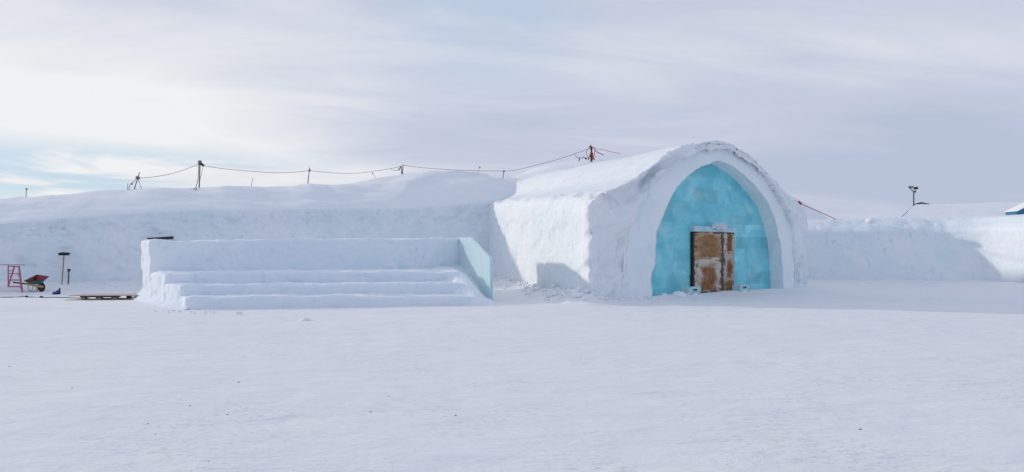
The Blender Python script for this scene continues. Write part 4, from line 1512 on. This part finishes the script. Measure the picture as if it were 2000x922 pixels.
def build_mast():
    Z = 35.2
    P = lambda px, py, dz=0.0: at(px, py, Z + dz)
    root = thing('mast', 'short red tripod mast with dark fittings on the entrance roof', 'mast', P(1155, 309))
    mb = MB(); mb.tube([P(1155, 316), P(1155, 300), P(1154.6, 286)], [0.06, 0.045, 0.04], 8); mb.build('pole', M['dark_metal'], root, smooth=True)
    for a, dz in ((1149, -0.3), (1161, -0.2), (1157.5, 0.5)):
        mb = MB(); mb.tube([P(1155, 297), P(a, 312, dz)], 0.035, 6); mb.build('leg', M['red_rope'], root)
    mb = MB(); mb.box(P(1155.2, 291.5), (0.10, 0.10, 0.16), bevel=0.01); mb.build('fitting', M['black'], root)
    mb = MB(); mb.box(P(1155.5, 302.5), (0.16, 0.14, 0.24), bevel=0.02); mb.build('coil', M['red'], root)
    mb = MB(); mb.tube([P(1152.5, 288), P(1154, 285.5), P(1155.2, 284)], [0.07, 0.06, 0.02], 8); mb.build('cap', M['rust'], root)
    mb = MB(); mb.tube(catmull([P(1152, 288), P(1147, 293), P(1145.5, 300), P(1149, 308.5), P(1153, 305)], 5), 0.016, 6); mb.build('loop', M['rope'], root)
    mb = MB(); mb.tube([P(1160.5, 293), P(1168, 298, 1), P(1179, 303, 2)], 0.022, 6); mb.build('guy', M['rope'], root)
    mb = MB(); mb.tube(catmull([P(1157, 287), P(1162, 290), P(1161, 300), P(1163, 306)], 4), 0.016, 6); mb.build('loop', M['red_rope'], root)


build_mast()


def build_roof_clutter():
    Z = 35.6
    P = lambda px, py, dz=0.0: at(px, py, Z + dz)
    o = thing('cable_end', 'dark bent cable end dangling from the rope beside the red mast', 'cable', P(1131, 312))
    mb = MB(); mb.tube(catmull([P(1121, 300.5), P(1125, 305), P(1129, 308.3), P(1133, 308.3)], 4), 0.014, 6); mb.build('lead', M['rope'], o)
    mb = MB(); mb.tube([P(1134, 308), P(1131, 309), P(1132, 312), P(1130, 315)], 0.03, 6); mb.build('plug', M['cable'], o)
    o = thing('bent_rod', 'small black arched rod sticking out of the snow left of the red mast', 'rod', P(1141, 310))
    mb = MB(); mb.tube(catmull([P(1136, 311), P(1138.5, 307), P(1142, 308), P(1144, 310)], 4), 0.018, 6); mb.build('shaft', M['cable'], o)
    mb = MB(); mb.tube([P(1143, 308.8), P(1146, 311)], 0.045, 6); mb.build('tip', M['black'], o)


build_roof_clutter()


def rope(pts, r, label, mat='rope', name='rope'):
    P = [at(x, y, z) for x, y, z in pts]
    mb = MB(); mb.tube(catmull(P, 7), r, 6)
    o = mb.build(name, M[mat], smooth=True)
    tag(o, label, 'rope', 'ropes strung over the snow roofs')
    return o


def span(xs, ys, za, zb):
    n = len(xs)
    return [(x, y, za + (zb - za) * (x - xs[0]) / (xs[-1] - xs[0])) for x, y in zip(xs, ys)]


rope(span([269, 280, 300, 325, 350, 388], [347.5, 347.5, 345.5, 341.5, 335, 321], Zr(269), Zr(390)), 0.0125, 'rope sagging from the leaning post up to the tallest post')
rope(span([391, 400, 440, 490, 540, 580, 604], [320.5, 324, 330, 334.5, 337.5, 336, 333], Zr(390), Zr(603)), 0.0125, 'long rope between the tallest post and the mid-roof post')
rope(span([604, 625, 660, 700, 740, 770, 786], [333, 335.5, 338.2, 338, 333, 328, 324], Zr(603), Zr(786)), 0.0125, 'rope sagging between the mid-roof post and the mound post')
rope(span([787, 800, 830, 880, 930, 983], [322.5, 324.5, 328, 331.5, 333.5, 334.2], Zr(786), 40.5), 0.0125, 'rope from the mound post down to the short post in the dip')
rope(span([983, 1005, 1050, 1090, 1125, 1153], [334.2, 332.5, 322, 311, 299.5, 289.5], 40.5, 35.2), 0.0125, 'rope climbing from the dip to the red mast', 'rope')
rope(span([1156, 1165, 1180, 1195, 1212], [288, 291, 293, 297, 299.8], 35.2, 33.6), 0.014, 'dull red rope running from the red mast down onto the entrance roof', 'red_rope')


def build_red_rope():
    o = rope([(1540, 389, 29.2), (1552, 391.5, 29.6), (1563, 397.5, 30.1), (1590, 409.5, 32.0), (1622, 423.5, 35.0), (1634, 430, 36.6)], 0.018, 'red rope stretched from the arch roof down behind the right snow wall', 'red_rope')
    mb = MB()
    c = at(1562, 396.9, 30.05)
    mb.tube([c + np.array([-.08, 0, .05]), c + np.array([.07, 0, -.03])], 0.06, 6)
    mb.tube([c + np.array([-.02, 0, .10]), c + np.array([.0, 0, -.08])], 0.035, 6)
    mb.build('knot', M['red_rope'], o)


build_red_rope()

# ------------------------------------------------------------------ beyond the right wall
def build_hill():
    xs = np.linspace(8, 42, 110); ys = np.linspace(44, 80, 70)
    X, Y = np.meshgrid(xs, ys, indexing='ij')
    Z = 7.3 * np.exp(-((X - 20.0) / (8.6)) ** 2 - ((Y - 56) / 7.0) ** 2)
    V = np.stack([X, Y, Z - 0.2], -1)
    V[..., 2] += 0.15 * fbm(V, (0.2, 0.2, 0.2), 3, seed=7)
    tag(grid_obj('hill', V, M['roof']), 'smooth snow rise showing between the arch and the right wall', None, None, 'structure')


build_hill()


def build_house():
    Z = 66.0
    root = thing('house', 'snow-roofed house with a dark verge and a blue gable beyond the right wall', 'house', at(1900, 520, Z))
    P = lambda px, py, dz=0.0: at(px, py, Z + dz)
    xl, xr = P(1790, 0)[0], P(2260, 0)[0]
    zr = P(0, 399)[2]
    ze = 4.2
    Yf, Yr, Yb = Z - 9.0, Z, Z + 8
    xle = P(1757, 0)[0]
    def skew(y):                       # the end wall runs away from the viewer, so only its verge shows
        return (y - Yr) * 0.92 if y > Yr else (y - Yr) * 0.77
    sf, sb = skew(Yf) + 0.9, skew(Yb) + 0.9
    mb = MB(); mb.hexa([(xl + sf, Yf + 0.6, 0), (xr, Yf + 0.6, 0), (xr, Yb - 0.6, 0), (xl + sb, Yb - 0.6, 0), (xl + sf, Yf + 0.6, ze - .1), (xr, Yf + 0.6, ze - .1), (xr, Yb - 0.6, ze - .1), (xl + sb, Yb - 0.6, ze - .1)])
    mb.build('wall', M['tar'], root)
    # hipped end + ridge, thick snow on top
    n1, n2 = 90, 40
    G = np.zeros((n1, n2, 3))
    for i in range(n1):
        f = i / (n1 - 1)
        x = xl + (xr - xl) * f
        for j in range(n2):
            g = j / (n2 - 1)
            y = Yf + (Yb - Yf) * g
            d = (y - Yr) / (Yf - Yr) if y < Yr else (y - Yr) / (Yb - Yr)
            h = zr + 0.30 * smooth01(f, 0.02, 0.55) - (zr - ze) * d ** 1.15
            xx = x + skew(y) * (1 - f)
            G[i, j] = (xx, y, h)
    G[..., 2] += 0.05 * fbm(G, (0.6, 0.6, 0.6), 3, seed=4)
    sn = grid_obj('roof_snow', G, M['roof'], root)
    mb = MB()
    a, b = G[0, 0], np.array([xl, Yr, zr])
    o_ = np.array([-0.12, -0.05, -0.04])
    mb.tube([a + o_, b + o_], 0.06, 6)
    mb.build('verge', M['tar'], root)
    mb = MB(); mb.tube([b + np.array([-0.15, 0, 0.0]), b + np.array([0.5, 0, 0.13]), b + np.array([1.3, 0, 0.02])], [0.06, 0.09, 0.03], 7); mb.build('ridge_cap', M['tar'], root)
    # blue gabled dormer at the right
    gx0, gx1 = P(1972, 0)[0], P(2080, 0)[0]
    gy = Yf - 0.6
    pk = at(2034, 389, gy)
    l0, r0 = at(1986, 413, gy), at(2086, 413, gy)
    mb = MB()
    bk = np.array([0, 1.3, 0])
    mb.add([l0, r0, pk, l0 + bk, r0 + bk, pk + bk, (l0[0], gy, 0), (r0[0], gy, 0), (r0[0], gy + 1.3, 0), (l0[0], gy + 1.3, 0)], [(0, 1, 2), (5, 4, 3), (0, 6, 7, 1), (1, 7, 8, 4), (3, 9, 6, 0)])
    mb.build('gable', M['blue_paint'], root)
    for e in (l0, r0):
        mb = MB()
        s = np.array([0, -0.20, 0]); up = np.array([0, 0, 0.12])
        ee = e + (e - pk) * 0.03
        p0 = [ee + s, pk + s, pk + bk, ee + bk]
        if e[0] > pk[0]: p0 = [pk + s, ee + s, ee + bk, pk + bk]
        mb.hexa([q + np.array([0, 0, 0.02]) for q in p0] + [q + up for q in p0], bevel=0.05)
        mb.build('gable_snow', M['roof'], root, smooth=True)


build_house()


def build_floodlight():
    Z = 72.0
    P = lambda px, py, dz=0.0: at(px, py, Z + dz)
    base = at(1785, 400, Z); base[2] = 0
    root = thing('floodlight_mast', 'dark floodlight pole with two lamp heads above the snow-roofed house', 'floodlight', base)
    top = P(1784.5, 373.5)
    mb = MB(); mb.tube([base, top], [0.09, 0.065], 8); mb.build('pole', M['dark_metal'], root, smooth=True)
    mb = MB(); mb.tube([P(1779.5, 370.5), P(1783, 373), P(1789, 374)], 0.05, 6); mb.build('crossbar', M['dark_metal'], root)
    mb = MB()
    c = P(1779.5, 366)
    mb.hexa([c + np.array(v) for v in [(-.10, -.15, -.17), (.12, -.15, -.14), (.12, .15, -.14), (-.10, .15, -.17), (-.22, -.2, .12), (.20, -.2, .15), (.20, .2, .15), (-.22, .2, .12)]], bevel=0.02)
    l1 = mb.build('lamp_head', M['dark_metal'], root)
    mb = MB()
    mb.hexa([c + np.array(v) for v in [(-.09, -.20, -.14), (.09, -.20, -.11), (.09, -.18, -.11), (-.09, -.18, -.14), (-.18, -.235, .08), (.15, -.235, .10), (.15, -.21, .10), (-.18, -.21, .08)]])
    mb.build('lens', M['glass'], l1)
    mb = MB()
    c = P(1788.8, 367.5)
    mb.box(c, (0.36, 0.26, 0.26), Matrix.Rotation(R(-6), 3, 'Y'), bevel=0.03)
    mb.build('lamp_head', M['black'], root)
    mb = MB(); mb.tube([P(1788.5, 370), P(1788, 374)], 0.03, 6); mb.build('bracket', M['dark_metal'], root)
    mb = MB(); mb.box(P(1787.8, 375.5), (0.12, 0.1, 0.1), bevel=0.01); mb.build('sensor', M['black'], root)


build_floodlight()


def build_bowl():
    """half-buried rounded snow bowl in the rim of the right wall"""
    c = at(1701, 432, 34.75)
    bm = bmesh.new()
    bmesh.ops.create_uvsphere(bm, u_segments=28, v_segments=14, radius=1)
    V = np.array([v.co[:] for v in bm.verts]); Fc = [[v.index for v in f.verts] for f in bm.faces]
    bm.free()
    V[:, 2] = np.where(V[:, 2] > 0, V[:, 2] * 0.9, V[:, 2] * 0.75)
    V = V * (1 + 0.08 * fbm(V, (2, 2, 2), 2, seed=2))[:, None] * np.array([0.27, 0.22, 0.20]) + c
    o = mesh_from('snow_bump', V, Fc, M['lump'])
    tag(o, 'rounded snow bump bulging from the rim of the right snow wall', 'snow bump')


build_bowl()
